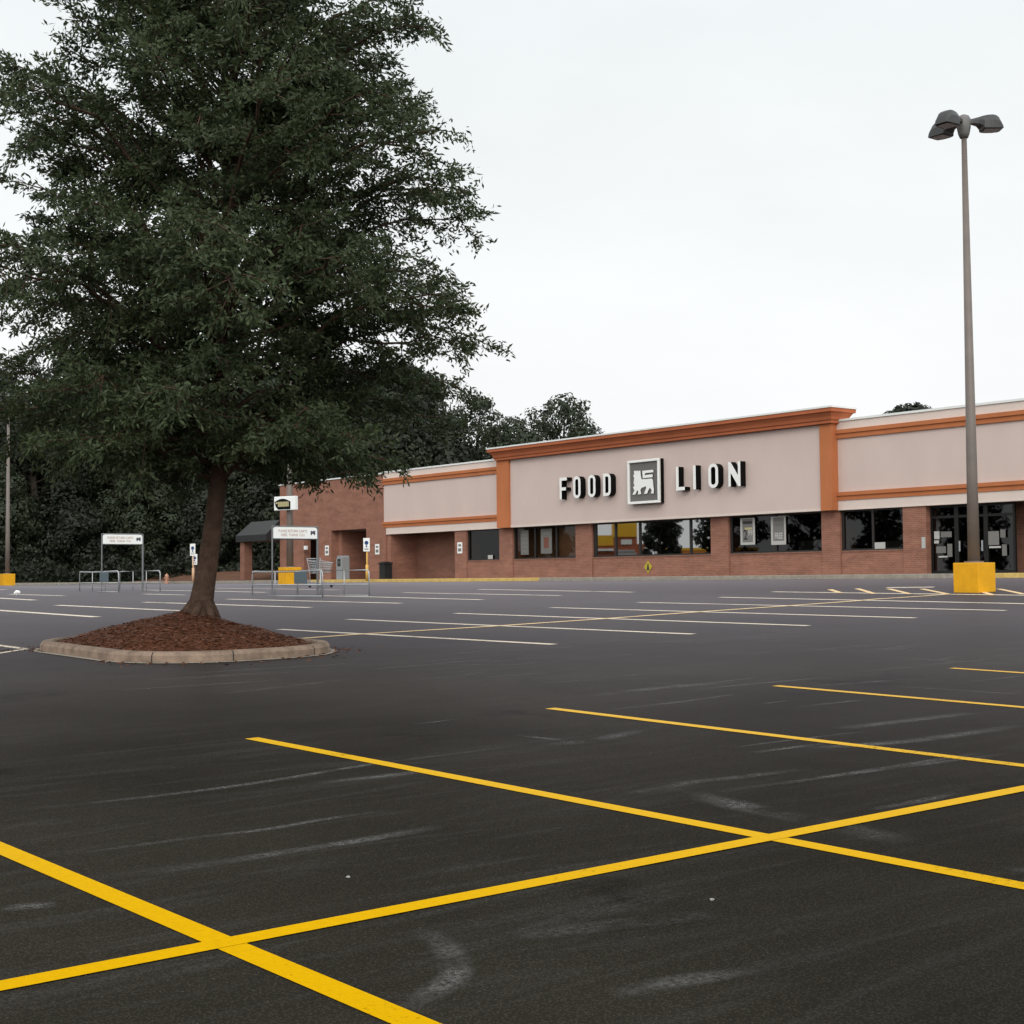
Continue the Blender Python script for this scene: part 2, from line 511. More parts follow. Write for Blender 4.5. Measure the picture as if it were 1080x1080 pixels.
# ------------------------------------------------------------------ ground
ZC = -.0216                       # camera height: level with the store's floor, which stands above the lot
def ss(t):
    t = np.clip(t, 0, 1); return t * t * (3 - 2 * t)
def gz(x, y):
    pl = -1.3719 - .016466 * x + .015408 * y
    k = .12; b = -.17
    sm = -k * np.log(np.exp(-pl / k) + np.exp(-b / k))
    sm = np.maximum(sm, -2.2)
    w = ss((y - 26) / 18.)
    return sm * (1 - w) + b * w
def gzf(x, y): return float(gz(np.float64(x), np.float64(y)))

def grid_mesh(name, xs, ys, zf, m):
    X, Y = np.meshgrid(xs, ys)
    Z = zf(X, Y)
    co = np.stack([X, Y, Z], -1).reshape(-1, 3)
    nx, ny = len(xs), len(ys)
    i = (np.arange(ny - 1)[:, None] * nx + np.arange(nx - 1)[None, :]).reshape(-1)
    fa = np.stack([i, i + 1, i + nx + 1, i + nx], -1)
    me = bpy.data.meshes.new(name)
    me.vertices.add(len(co)); me.vertices.foreach_set('co', co.ravel())
    me.loops.add(fa.size); me.loops.foreach_set('vertex_index', fa.ravel())
    me.polygons.add(len(fa)); me.polygons.foreach_set('loop_start', np.arange(len(fa)) * 4)
    me.polygons.foreach_set('use_smooth', [True] * len(fa))
    me.update(calc_edges=True); me.validate()
    me.materials.append(m)
    o = bpy.data.objects.new(name, me); COL.objects.link(o)
    return o

lot = grid_mesh('parking_lot', np.arange(-106, 45, 1.), np.concatenate([np.arange(-60, 46, 1.), [46.5]]), gz, M['asphalt'])
tag(lot, kind='structure')
def terr(x, y):
    base = np.clip(gz(np.clip(x, -106, 44), np.clip(y, -60, 46)), -2.2, 0) - .06
    d = np.maximum(-(x + 107.5), 0)                       # the bank past the left edge of the lot
    d2 = np.maximum(y - 46.5, 0) * (x < -87)
    bank = 2.6 * ss(d / 16.) * ss((y + 2) / 20.) + 1.2 * ss((d2 - 2) / 14.)
    inside = (x > -105.5) & (x < 44.5) & (y > -59.5) & (y < 46)
    return base + bank + .08 * np.sin(x * .9) * np.cos(y * .7) * (d > 1) - .35 * inside
xs = np.concatenate([[-900, -600, -400, -300, -220], np.arange(-180, -100, 1.5), np.arange(-100, 50, 3.), [60, 100, 200, 400, 800]])
ys = np.concatenate([[-800, -400, -200, -100], np.arange(-62, 140, 2.), [180, 260, 400, 700, 1000]])
tag(grid_mesh('ground', xs, ys, terr, M['grass_bank']), kind='structure')

def strip(mb, pts, w, lift=.004, step=.8):
    P = [Vector((x, y, 0)) for x, y in pts]
    out = []
    for a, b in zip(P[:-1], P[1:]):
        n = max(1, int((b - a).length / step))
        out += [a.lerp(b, t / n) for t in range(n)]
    out.append(P[-1])
    prev = None
    L = len(out)
    for i, p in enumerate(out):
        d = (out[min(i + 1, L - 1)] - out[max(i - 1, 0)]).normalized()
        nrm = Vector((-d.y, d.x, 0)) * w / 2
        l = p + nrm; r = p - nrm
        cur = ((l.x, l.y, gzf(l.x, l.y) + lift), (r.x, r.y, gzf(r.x, r.y) + lift))
        if prev: mb.face([prev[1], cur[1], cur[0], prev[0]])
        prev = cur

# row nearest the camera (yellow)
SK = .02026; STALL = 2.743
mb = MB()
for k in range(-2, 9):
    x0, y0 = -9.4185, 4.9896 + STALL * k
    strip(mb, [(x0, y0), (x0 + 9.6, y0 + SK * 9.6)], .108)
tag(mb.build('stall_lines', M['paint_y']), kind='structure')
mb = MB(); xb = -9.4185 + 4.80
strip(mb, [(xb, -4.), (xb, 27.)], .108, .0055)
tag(mb.build('row_line', M['paint_y']), kind='structure')
# second row
C = [[(-21.63, 11.97), (-15.39, 12.72)], [(-23.63, 14.52), (-15.59, 15.56)], [(-23.97, 17.25), (-15.76, 18.34)], [(-24.49, 20.16), (-15.94, 21.36)],
     [(-25.02, 23.21), (-16.33, 24.67)], [(-25.72, 26.62), (-17.05, 27.41)], [(-26.74, 29.70), (-19.47, 30.32)]]
CC = [(-19.19, 11.03), (-19.41, 12.13), (-19.58, 14.83), (-19.97, 17.59), (-20.50, 20.47), (-21.02, 23.87), (-21.69, 27.64), (-21.49, 30.09)]
mb = MB()
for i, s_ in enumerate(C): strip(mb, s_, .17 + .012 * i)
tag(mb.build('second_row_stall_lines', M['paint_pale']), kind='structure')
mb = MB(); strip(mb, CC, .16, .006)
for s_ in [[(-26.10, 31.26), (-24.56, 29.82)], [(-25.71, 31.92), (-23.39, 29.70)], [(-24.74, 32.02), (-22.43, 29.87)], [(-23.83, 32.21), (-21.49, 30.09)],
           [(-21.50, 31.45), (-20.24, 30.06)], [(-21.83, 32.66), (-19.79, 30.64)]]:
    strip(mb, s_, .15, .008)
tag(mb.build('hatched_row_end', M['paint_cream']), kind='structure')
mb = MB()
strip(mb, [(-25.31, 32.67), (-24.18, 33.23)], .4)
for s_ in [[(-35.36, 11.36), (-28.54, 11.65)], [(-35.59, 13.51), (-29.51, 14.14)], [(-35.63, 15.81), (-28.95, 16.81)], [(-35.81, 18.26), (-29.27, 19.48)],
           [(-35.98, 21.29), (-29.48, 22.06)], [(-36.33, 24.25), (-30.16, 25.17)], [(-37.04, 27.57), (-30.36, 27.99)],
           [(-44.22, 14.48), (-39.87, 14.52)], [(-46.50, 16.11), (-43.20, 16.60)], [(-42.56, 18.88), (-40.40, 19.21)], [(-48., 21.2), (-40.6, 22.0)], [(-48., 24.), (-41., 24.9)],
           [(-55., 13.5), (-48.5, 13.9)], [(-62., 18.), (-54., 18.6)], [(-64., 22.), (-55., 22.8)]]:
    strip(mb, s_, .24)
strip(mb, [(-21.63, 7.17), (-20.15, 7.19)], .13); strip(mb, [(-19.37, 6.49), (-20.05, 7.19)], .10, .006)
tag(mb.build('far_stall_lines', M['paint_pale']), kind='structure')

# tyre scuffs: thin worn marks on the asphalt
SC = [[(-7.68, 2.62), (-7.60, 3.36), (-7.62, 4.07), (-7.76, 4.79), (-7.80, 5.31), (-7.82, 6.25)], [(-7.38, 4.30), (-7.33, 4.85), (-7.35, 5.14)],
      [(-6.40, 2.54), (-6.39, 2.97), (-6.34, 3.43), (-6.38, 3.80), (-6.37, 4.21)], [(-7.70, 6.16), (-7.70, 6.57), (-7.73, 6.86), (-7.99, 7.66)],
      [(-5.81, 2.57), (-5.81, 3.14), (-5.81, 3.63), (-5.85, 4.14)], [(-5.93, 5.26), (-5.93, 5.67), (-5.97, 5.94), (-5.91, 6.34), (-5.87, 6.87)],
      [(-5.93, 5.67), (-5.29, 5.59), (-4.75, 5.55), (-4.13, 5.46)], [(-4.36, 2.96), (-4.10, 2.90), (-3.83, 2.75), (-3.71, 2.58), (-3.61, 2.38)],
      [(-4.03, 3.15), (-3.95, 3.49), (-3.81, 3.92)], [(-3.35, 2.96), (-3.32, 3.16), (-3.28, 3.37), (-3.24, 3.59)], [(-6.95, 8.34), (-6.92, 9.19), (-6.88, 9.97)],
      [(-6.48, 7.40), (-6.21, 8.23), (-6.20, 9.55)], [(-5.62, 1.92), (-5.54, 2.11)], [(-9.93, 8.59), (-10.02, 9.61), (-9.97, 10.57)]]
W_ = [.10, .13, .08, .20, .14, .14, .26, .13, .16, .14, .2, .2, .12, .26]
gs = np.random.default_rng(77)
for _ in range(85):
    x = gs.uniform(-15, -2.5); y = gs.uniform(5.2, 17); ln_ = gs.uniform(.5, 2.6); cv = gs.normal(0, .06); a0 = gs.normal(0, .10) + (1.3 if gs.random() < .12 else 0)
    SC.append([(x + math.sin(a0) * t * ln_ + cv * t * t * ln_, y + math.cos(a0) * t * ln_) for t in (0, .33, .66, 1.)]); W_.append(float(gs.uniform(.04, .12)))
vs = []; fs = []; uvs = []
for pts, w in zip(SC, W_):
    P = [Vector((x, y, 0)) for x, y in pts]
    out = []
    nsub = 6
    for i in range(len(P) - 1):
        p0 = P[max(i - 1, 0)]; p1 = P[i]; p2 = P[i + 1]; p3 = P[min(i + 2, len(P) - 1)]
        for t in range(nsub):
            t = t / nsub
            out.append(.5 * ((2 * p1) + (p2 - p0) * t + (2 * p0 - 5 * p1 + 4 * p2 - p3) * t * t + (3 * p1 - p0 - 3 * p2 + p3) * t ** 3))
    out.append(P[-1])
    b = len(vs)
    for i, p in enumerate(out):
        d = (out[min(i + 1, len(out) - 1)] - out[max(i - 1, 0)]).normalized(); n = Vector((-d.y, d.x, 0)) * w / 2
        for q, u in ((p - n, 0), (p + n, 1)):
            vs.append((q.x, q.y, gzf(q.x, q.y) + .002)); uvs.append((u, i / (len(out) - 1)))
    for i in range(len(out) - 1): fs.append((b + 2 * i, b + 2 * i + 1, b + 2 * i + 3, b + 2 * i + 2))
me = bpy.data.meshes.new('tyre_scuffs'); me.from_pydata(vs, [], fs)
ul = me.uv_layers.new(name='UVMap')
for lp in me.loops: ul.data[lp.index].uv = uvs[lp.vertex_index]
me.materials.append(M['scuff'])
o = bpy.data.objects.new('tyre_scuffs', me); COL.objects.link(o); tag(o, kind='structure')

# ------------------------------------------------------------------ kerbs and pavement
mb = MB(); mb.box(-88, 45, 46.7, 48.6, -.3, 0.0)
mb.box(-88, -10, 48.6, 56, -.3, -.006)
tag(mb.build('pavement', M['concrete']), kind='structure')
mb = MB(); mb.box(-88, -80, 46.5, 46.7, -.35, .004); mb.box(-57.4, -32.2, 46.5, 46.7, -.35, .004); mb.box(-29.5, 45, 46.5, 46.7, -.35, .004)
tag(mb.build('kerb', M['concrete'], bevel=.02), kind='structure')
mb = MB(); mb.box(-80, -57.4, 46.497, 46.7, -.35, .005); mb.box(-32.2, -29.5, 46.497, 46.7, -.35, .005)
tag(mb.build('yellow_kerb', M['kerb_paint'], bevel=.02), kind='structure')
mb = MB(); mb.box(-106, -88, 46.4, 46.65, -.35, .0); mb.box(-106.25, -106, 34, 46.65, -.35, -.02)
tag(mb.build('lot_edge_kerb', M['concrete'], bevel=.02), kind='structure')
mb = MB()
for i in range(24):
    for j in range(8):
        pass
db = grid_mesh('dirt_bed', np.linspace(-112, -87.2, 26), np.linspace(46.66, 54, 9),
               lambda x, y: -.02 + .75 * ss((y - 46.7) / 7) + .05 * np.sin(x * 1.7 + y), M['dirt'])
tag(db, kind='structure')

# ------------------------------------------------------------------ tree island
ICX, ICY, IHX, IHY, IR = -18.22, 8.62, 2.28, 1.46, 1.25
def island_outline(off, n=10):
    hx, hy, r = IHX + off, IHY + off, max(IR + off, .1)
    pts = []
    for cx, cy, a0 in ((hx - r, hy - r, 0), (-hx + r, hy - r, 90), (-hx + r, -hy + r, 180), (hx - r, -hy + r, 270)):
        for i in range(n + 1):
            a = R_(a0 + 90 * i / n)
            pts.append((ICX + cx + r * math.cos(a), ICY + cy + r * math.sin(a)))
    return pts
mb = MB()
ou, oi = island_outline(0), island_outline(-.17)
n = len(ou)
prof = [(0., -.12), (0., .085), (-.03, .125), (-.15, .13), (-.17, .11), (-.17, -.1)]
rings = [[(x, y, gzf(x, y) + dz) for x, y in island_outline(off)] for off, dz in prof]
for a, b in zip(rings[:-1], rings[1:]):
    for i in range(n):
        j = (i + 1) % n
        if i % 9 == 4: continue_gap = True
        mb.face([a[i], a[j], b[j], b[i]])
mb.k = 1
for ji in (3, 9, 15, 21, 26, 31, 37, 42):
    (xa, ya), (xb, yb) = ou[ji], oi[ji]
    nd = Vector((xa - xb, ya - yb, 0)).normalized(); td = Vector((-nd.y, nd.x, 0)) * .007
    pr_ = [(.003, -.1), (.003, .086), (-.029, .1275), (-.15, .1325), (-.172, .11)]
    for (o1, z1), (o2, z2) in zip(pr_[:-1], pr_[1:]):
        a = Vector((xa, ya, gzf(xa, ya))) + nd * o1 + Vector((0, 0, z1)); b = Vector((xa, ya, gzf(xa, ya))) + nd * o2 + Vector((0, 0, z2))
        mb.face([a - td, a + td, b + td, b - td])
tag(mb.build('island_kerb', [M['island_concrete'], M['frame']]), kind='structure')
# pale gutter line along the kerb foot
mb = MB()
og, oh = island_outline(.10), island_outline(.012)
for i in range(n):
    j = (i + 1) % n
    mb.face([(x, y, gzf(x, y) + .006) for x, y in (og[i], og[j], oh[j], oh[i])])
tag(mb.build('gutter_pan', M['concrete']), kind='structure')
# mound of mulch
TX, TY = -18.2, 8.85
def mound(x, y):
    # distance to the kerb as a 0..1 height
    u = max(abs(x - ICX) / (IHX - .15), abs(y - ICY) / (IHY - .15))
    e = ((abs(x - ICX) / (IHX - .15)) ** 2.6 + (abs(y - ICY) / (IHY - .15)) ** 2.6) ** (1 / 2.6)
    h = .43 * max(0, 1 - e) ** .8 * (1.0)
    return gzf(x, y) + .08 + h + .015 * math.sin(7 * x) * math.sin(8 * y)
mb = MB()
rings = []
for k in range(15):
    t = k / 14
    rg = []
    for x, y in island_outline(-.16):
        px = ICX + (x - ICX) * (1 - t); py = ICY + (y - ICY) * (1 - t)
        rg.append((px, py, mound(px, py)))
    rings.append(rg)
for a, b in zip(rings[:-1], rings[1:]):
    for i in range(n):
        j = (i + 1) % n
        mb.face([a[i], a[j], b[j], b[i]])
tag(mb.build('mulch_bed', M['mulch'], smooth=True), kind='structure')
# loose bark chips
rng = np.random.default_rng(3)
def quads_mesh(name, cen, ax1, ax2, m, parent=None):
    """leaf-like four-cornered faces: centre, half-axis along, half-axis across"""
    nq = len(cen)
    co = np.empty((nq, 4, 3), np.float32)
    co[:, 0] = cen - ax1; co[:, 1] = cen + ax2 - ax1 * .1; co[:, 2] = cen + ax1; co[:, 3] = cen - ax2 - ax1 * .1
    me = bpy.data.meshes.new(name)
    me.vertices.add(nq * 4); me.vertices.foreach_set('co', co.ravel())
    me.loops.add(nq * 4); me.loops.foreach_set('vertex_index', np.arange(nq * 4, dtype=np.int32))
    me.polygons.add(nq); me.polygons.foreach_set('loop_start', np.arange(nq, dtype=np.int32) * 4)
    me.update(calc_edges=True)
    me.materials.append(m)
    o = bpy.data.objects.new(name, me); COL.objects.link(o)
    if parent: o.parent = parent
    return o
def rand_unit(k, g=rng):
    v = g.normal(size=(k, 3)); return v / np.linalg.norm(v, axis=1, keepdims=True)
nc = 9000
px = ICX + rng.uniform(-1, 1, nc) * (IHX - .12); py = ICY + rng.uniform(-1, 1, nc) * (IHY - .12)
keep = ((np.abs(px - ICX) / (IHX - .14)) ** 2.8 + (np.abs(py - ICY) / (IHY - .14)) ** 2.8) < 1
px, py = px[keep], py[keep]
pz = np.array([mound(a, b) for a, b in zip(px, py)]) + rng.uniform(.0, .022, len(px))
ns_ = 420                                  # chips washed over the kerb
ta = rng.integers(0, n, ns_); sp = np.array([ou[i] for i in ta]); off = np.abs(rng.normal(0, .28, ns_)) + .02
dv_ = sp - np.array([ICX, ICY]); dv_ /= np.linalg.norm(dv_, axis=1, keepdims=True)
sx_, sy_ = (sp + dv_ * off[:, None]).T
px = np.concatenate([px, sx_]); py = np.concatenate([py, sy_]); pz = np.concatenate([pz, gz(sx_, sy_) + .012])
d = rand_unit(len(px)); d[:, 2] *= .35
e = np.cross(d, rand_unit(len(px))); e[:, 2] *= .5
s_ = rng.uniform(.018, .05, (len(px), 1))
ch = quads_mesh('bark_chips', np.stack([px, py, pz], -1), d * s_, e * s_ * .45, M['chip']); tag(ch, kind='stuff')

# ------------------------------------------------------------------ the big tree
def basis(d):
    d = d / np.linalg.norm(d)
    a = np.cross(d, [0, 0, 1.]); 
    if np.linalg.norm(a) < 1e-3: a = np.array([1., 0, 0])
    a /= np.linalg.norm(a)
    return d, a, np.cross(a, d)

def big_tree():
    root = empty('willow_oak_tree', (TX, TY, mound(TX, TY) - .03), 'large dark green tree with leaning trunk in the mulched kerb island', 'tree')
    g = np.random.default_rng(21)
    lat = np.array([.615, .788, 0]); fwd = np.array([-.787, .615, 0])
    def axis(h):      # trunk line, leaning to the right of the photo
        return lat * (.13 * min(h, 2.) + .035 * max(0, h - 2.)) + fwd * .02 * h + np.array([0, 0, h]) + lat * .03 * math.sin(h * 1.3)
    mb = MB()
    hs = [0, .08, .2, .45, .9, 1.4, 2, 3, 4, 5, 6, 7, 8, 9, 10]
    rs = [.215, .185, .162, .146, .130, .120, .115, .105, .092, .08, .066, .05, .038, .026, .012]
    mb.tube([axis(h) for h in hs], rs, 14)
    # roots flare
    for a in range(6):
        t = a * 1.05 + .3
        mb.tube([axis(.22) + .10 * np.array([math.cos(t), math.sin(t), 0]), axis(.08) + .21 * np.array([math.cos(t), math.sin(t), 0]), axis(-.03) + .30 * np.array([math.cos(t), math.sin(t), 0])], [.08, .06, .03], 7)
    trunk = mb.build('trunk', M['bark'], root, smooth=True)
    prof_h = [1.5, 2.0, 2.8, 3.4, 4.5, 5.3, 6.3, 7.0, 7.8, 8.3, 9.3, 10.4]
    prof_r = [1.5, 2.5, 3.45, 3.95, 3.95, 3.55, 3.5, 3.35, 3.15, 2.8, 1.9, .6]
    limbs = MB(); twigs = []
    cen = []; ax1 = []; ax2 = []
    def leaves_on(p0, p1, dens):
        L = np.linalg.norm(p1 - p0)
        k = max(2, int(L * dens))
        t = g.uniform(.05, 1.08, k)[:, None]
        c = p0 + (p1 - p0) * t + g.normal(0, .035, (k, 3))
        d = (p1 - p0) / max(L, 1e-6) + g.normal(0, .75, (k, 3)); d[:, 2] -= .25
        d /= np.linalg.norm(d, axis=1, keepdims=True)
        w = np.cross(d, rand_unit(k, g)); w /= np.linalg.norm(w, axis=1, keepdims=True) + 1e-9
        s = g.uniform(.033, .054, (k, 1))
        cen.append(c + d * s * .8); ax1.append(d * s); ax2.append(w * s * .34)
    NL = 225
    for i in range(NL):
        q = (i + .5) / NL
        ht = 2.0 + 8.65 * q ** .92
        inner = (1., .62, .95, .8, .42)[i % 5]
        az = i * 2.39996 + g.normal(0, .5); ht += g.normal(0, .25); ht = min(max(ht, 1.9), 10.6)
        rad = np.interp(ht, prof_h, prof_r) * inner * (g.uniform(.80, 1.02) + (.14 if g.random() < .22 else 0))
        out = np.array([math.cos(az), math.sin(az), 0])
        if out @ lat > .45: rad = min(rad, np.interp(ht, prof_h, prof_r) * .93)
        rise = np.interp(ht, [1.7, 3, 5, 8, 10.6], [-.18, .28, .5, .8, 1.1])
        h0 = max(1.45, ht - rise * rad)
        if ht < 2.8: h0 = 1.75 + .55 * g.random()
        P0 = axis(h0); P3 = axis(ht) + out * rad
        P1 = P0 + out * rad * .33 + np.array([0, 0, max(.1, (ht - h0) * .62)])
        P2 = P0 + out * rad * .7 + np.array([0, 0, (ht - h0) * .95 + .05])
        ts = np.linspace(0, 1, 9)[:, None]
        cur = (1 - ts) ** 3 * P0 + 3 * (1 - ts) ** 2 * ts * P1 + 3 * (1 - ts) * ts ** 2 * P2 + ts ** 3 * P3
        cur[1:-1] += g.normal(0, .06, (7, 3)); cur[5:] -= np.array([0, 0, 1.]) * (np.array([.02, .06, .12, .2]) * rad * .35)[:, None]
        rb = .012 + .008 * rad
        limbs.tube(cur, list(np.linspace(rb, .006, 9)), 6)
        nsub = int(6 + rad * 2.3)
        for j in range(nsub):
            t = .22 + .78 * (j + g.random() * .6) / nsub
            f = t * 8; a = int(min(f, 7)); pt = cur[a] + (cur[a + 1] - cur[a]) * (f - a)
            d, sd, up = basis(cur[a + 1] - cur[a])
            side = 1 if j % 2 else -1
            dirv = d * g.uniform(.45, .9) + sd * side * g.uniform(.5, 1.) + np.array([0, 0, g.normal(.0, .45)])
            dirv /= np.linalg.norm(dirv)
            sl = g.uniform(.45, .95) * (1.15 - .55 * t) * (.45 + .22 * rad)
            end = pt + dirv * sl + np.array([0, 0, -.10 * sl])
            mid = (pt + end) / 2 + g.normal(0, .03, 3)
            limbs.tube([pt, mid, end], [.010, .006, .003], 4, cap=False)
            nt_ = int(5 + sl * 7)
            for k in range(nt_):
                u = .15 + .85 * (k + g.random() * .5) / nt_
                b0 = pt + (mid - pt) * u * 2 if u < .5 else mid + (end - mid) * (u - .5) * 2
                dv = dirv * g.uniform(.3, .9) + basis(dirv)[1] * (1 if k % 2 else -1) * g.uniform(.3, .9) + np.array([0, 0, g.normal(-.08, .28)])
                dv /= np.linalg.norm(dv)
                tl = g.uniform(.14, .30)
                leaves_on(b0, b0 + dv * tl, 66)
            leaves_on(pt + (end - pt) * .4, end, 40)
        leaves_on(cur[6], cur[8], 55)
    limbs.build('limb', M['bark'], root)
    cr = quads_mesh('crown', np.concatenate(cen), np.concatenate(ax1), np.concatenate(ax2), M['leaf'], root)
    root['leaf_count'] = int(sum(len(c) for c in cen)); print('leaves', sum(len(c) for c in cen))
big_tree()

# ------------------------------------------------------------------ background trees
def far_tree(name, x, y, z, h, w, label, m, group=None, lobes=16, n=5200, leaf=(.16, .30), seed=0, low=.22, shape='round', bare=False):
    g = np.random.default_rng(100 + seed)
    root = empty(name, (x, y, z), label, 'tree', group)
    mb = MB()
    ln = g.normal(0, .03 * h, 2)
    top = np.array([ln[0], ln[1], h * .86])
    pts = [np.array([0, 0, -.3]), np.array([ln[0] * .2, ln[1] * .2, h * .3]), np.array([ln[0] * .6, ln[1] * .6, h * .6]), top]
    r0 = .018 * h
    mb.tube(pts, [r0 * 1.3, r0, r0 * .6, r0 * .15], 8)
    cs = []; rr = []
    lobes = int(lobes * 1.5)
    for i in range(lobes):
        q = (i + .5) / lobes
        zz = h * (low + (.93 - low) * q)
        if shape == 'round':
            rad = w / 2 * math.sqrt(max(.05, 1 - ((q - .42) / .62) ** 2))
        else:
            rad = w / 2 * (1.05 - .8 * q)
        az = i * 2.39996 + g.normal(0, .4)
        ro = rad * g.uniform(.35, .85)
        c = np.array([ro * math.cos(az) + ln[0] * q, ro * math.sin(az) + ln[1] * q, zz])
        cs.append(c); rr.append(rad * g.uniform(.26, .56))
        a0 = np.array([ln[0] * q * .6, ln[1] * q * .6, zz * .72])
        mb.tube([a0, (a0 + c) / 2 + np.array([0, 0, -.03 * h]), c], [r0 * .35, r0 * .22, r0 * .08], 5)
    mb.build('trunk', M['bark_far'], root, smooth=True)
    cs.append(np.array([ln[0], ln[1], h * .92])); rr.append(w * .15)
    cs = np.array(cs); rr = np.array(rr)
    idx = g.choice(len(cs), n, p=rr ** 2 / (rr ** 2).sum())
    dirs = rand_unit(n, g)
    rad = rr[idx] * (g.uniform(.35, 1.12, n) ** .6)
    cen = cs[idx] + dirs * rad[:, None] * np.array([1, 1, .72])
    ok = cen[:, 2] > .1
    cen = cen[ok]; idx = idx[ok]; dirs = dirs[ok]
    k = len(cen)
    nrm = (cen - cs[idx][:k]) / np.maximum(rr[idx][:k, None], .1) + g.normal(0, .30, (k, 3)) + np.array([0, 0, .25])
    nrm /= np.linalg.norm(nrm, axis=1, keepdims=True) + 1e-9
    d = np.cross(nrm, rand_unit(k, g)); d /= np.linalg.norm(d, axis=1, keepdims=True) + 1e-9
    e_ = np.cross(nrm, d)
    s = g.uniform(leaf[0], leaf[1], (k, 1))
    quads_mesh('crown', cen, d * s, e_ * s * .6, m, root)
    return root

def terrz(x, y): return float(terr(np.float64(x), np.float64(y)))
WOOD = [  # x, y, height, width, label
    (-121, 37, 15.5, 9., 'dark tree at far left whose crown rises behind the left lamp post', 'leaf_far'),
    (-119, 43.5, 17.5, 10., 'broad dark tree filling the gap between left lamp post and cart corral', 'leaf_pine'),
    (-117, 49, 18.2, 9.5, 'tall dark tree straight behind the left cart corral sign', 'leaf_far'),
    (-115, 54.5, 17.6, 9.5, 'dark tree behind the white sign near the leaning trunk', 'leaf_far2'),
    (-112, 59, 17.8, 9.5, 'dark tree behind the leaning trunk, left of the drive-through canopy', 'leaf_far'),
    (-108, 62.5, 17.2, 9., 'dark tree standing directly behind the drive-through canopy', 'leaf_pine'),
    (-104, 66, 17.0, 9., 'dark tree rising behind the left end of the brick wing', 'leaf_far'),
]
for i, (x, y, h, w, lb, m) in enumerate(WOOD):
    far_tree('woodland_tree', x, y, terrz(x, y) - .1, h, w, lb, M[m], 'trees in the wood beyond the lot', lobes=26, n=19000, leaf=(.10, .20), seed=i, low=.08)
BACK = [(-136, 44), (-133, 52), (-131, 60), (-127, 67), (-121, 73), (-115, 78), (-137, 35), (-128, 57), (-125, 49), (-118, 68), (-111, 70), (-126, 40), (-109.5, 63), (-112, 66), (-105, 69.5), (-106, 63.5)]
for i, (x, y) in enumerate(BACK):
    far_tree('woodland_tree', x, y, terrz(x, y) - .1, 18.2, 12., 'dark tree deep in the wood, showing only through gaps in the front trees', M['leaf_pine'], 'trees deep in the wood', lobes=22, n=9000, leaf=(.22, .40), seed=40 + i, low=.05)
UNDER = [(-110, 54.5), (-113.5, 50), (-115.5, 45.5), (-116.5, 40), (-107, 58.5), (-117, 34), (-103.5, 60.5), (-101, 57.5)]
for i, (x, y) in enumerate(UNDER):
    far_tree('understory_tree', x, y, terrz(x, y) - .1, 7.5 + 1.8 * math.sin(i * 2.3), 6.2, 'low bushy tree at the foot of the dark wood', M['leaf_far' if i % 2 else 'leaf_pine'], 'low trees at the edge of the wood', lobes=20, n=9000, leaf=(.10, .20), seed=120 + i, low=.04)
# trees behind the store
far_tree('deciduous_tree', -110, 76, -.2, 17.4, 10, 'dark tree behind the store half hidden by the big island tree', M['leaf_far'], 'trees behind the store', lobes=24, n=17000, seed=60, low=.2, leaf=(.10, .2))
far_tree('deciduous_tree', -103.5, 76, -.2, 16.9, 8.5, 'grey-green tree behind the brick wing, tallest of the store backdrop', M['leaf_far2'], 'trees behind the store', lobes=24, n=17000, seed=61, low=.2, leaf=(.10, .19))
far_tree('deciduous_tree', -98.5, 77, -.2, 14.4, 7., 'lower feathery tree above the left grey parapet', M['leaf_far2'], 'trees behind the store', lobes=20, n=13000, seed=62, low=.2, leaf=(.10, .19))
far_tree('deciduous_tree', -89.7, 75, -.2, 15.3, 8.6, 'round-topped tree alone against the sky above the store cornice', M['leaf_far'], 'trees behind the store', lobes=26, n=15000, seed=63, low=.3, leaf=(.10, .19))
far_tree('deciduous_tree', -85.6, 76, -.2, 11.9, 4., 'small low tree right of the round-topped tree, barely above the cornice', M['leaf_far'], 'trees behind the store', lobes=10, n=2600, seed=64, low=.4, leaf=(.10, .18))
far_tree('deciduous_tree', -93.5, 80, -.2, 13.2, 5.5, 'low tree tucked left of the round-topped tree', M['leaf_far2'], 'trees behind the store', lobes=12, n=9000, seed=67, low=.3, leaf=(.10, .19))
far_tree('deciduous_tree', -52.9, 70, -.2, 10.5, 4.0, 'dark dome-shaped treetop peeking over the right parapet', M['leaf_pine'], None, lobes=34, n=9000, seed=65, low=.66, leaf=(.09, .17))
# underbrush at the foot of the wood
g = np.random.default_rng(5)
nb = 60000
t = g.uniform(0, 1, nb)
bx = -109.5 - g.uniform(0, 22, nb) ** 1.0 + 6 * np.maximum(0, t - .6); by = 20 + 45 * t
far_ = np.maximum(0, by - 47); bx = bx + far_ * .9
hh = 1.5 + .9 * np.sin(by * .9) * np.sin(by * .37 + 1) + np.clip((-112.5 - bx) / 20, 0, 1) * 4.5
bz = np.array([terrz(a, b) for a, b in zip(bx, by)]) + g.uniform(0, 1, nb) ** 1.3 * hh
d = rand_unit(nb, g); e_ = np.cross(d, rand_unit(nb, g)); s = g.uniform(.12, .26, (nb, 1))
ub = quads_mesh('underbrush', np.stack([bx, by, bz], -1), d * s, e_ * s * .6, M['leaf_pine']); tag(ub, kind='stuff')

# ------------------------------------------------------------------ the store
store = empty('supermarket', (-55, 48, 0), 'long brick supermarket with beige panels, terracotta trim and raised middle section', 'supermarket')
SO = Vector((-55, 48, 0))
def sb(name, mb, m, parent=None, **k):
    p = parent or store
    off = Vector(p.matrix_world.translation) if False else SO
    mb.xform(Matrix.Translation(-off))
    return mb.build(name, m, p, **k)
Y0 = 48.0          # main wall face
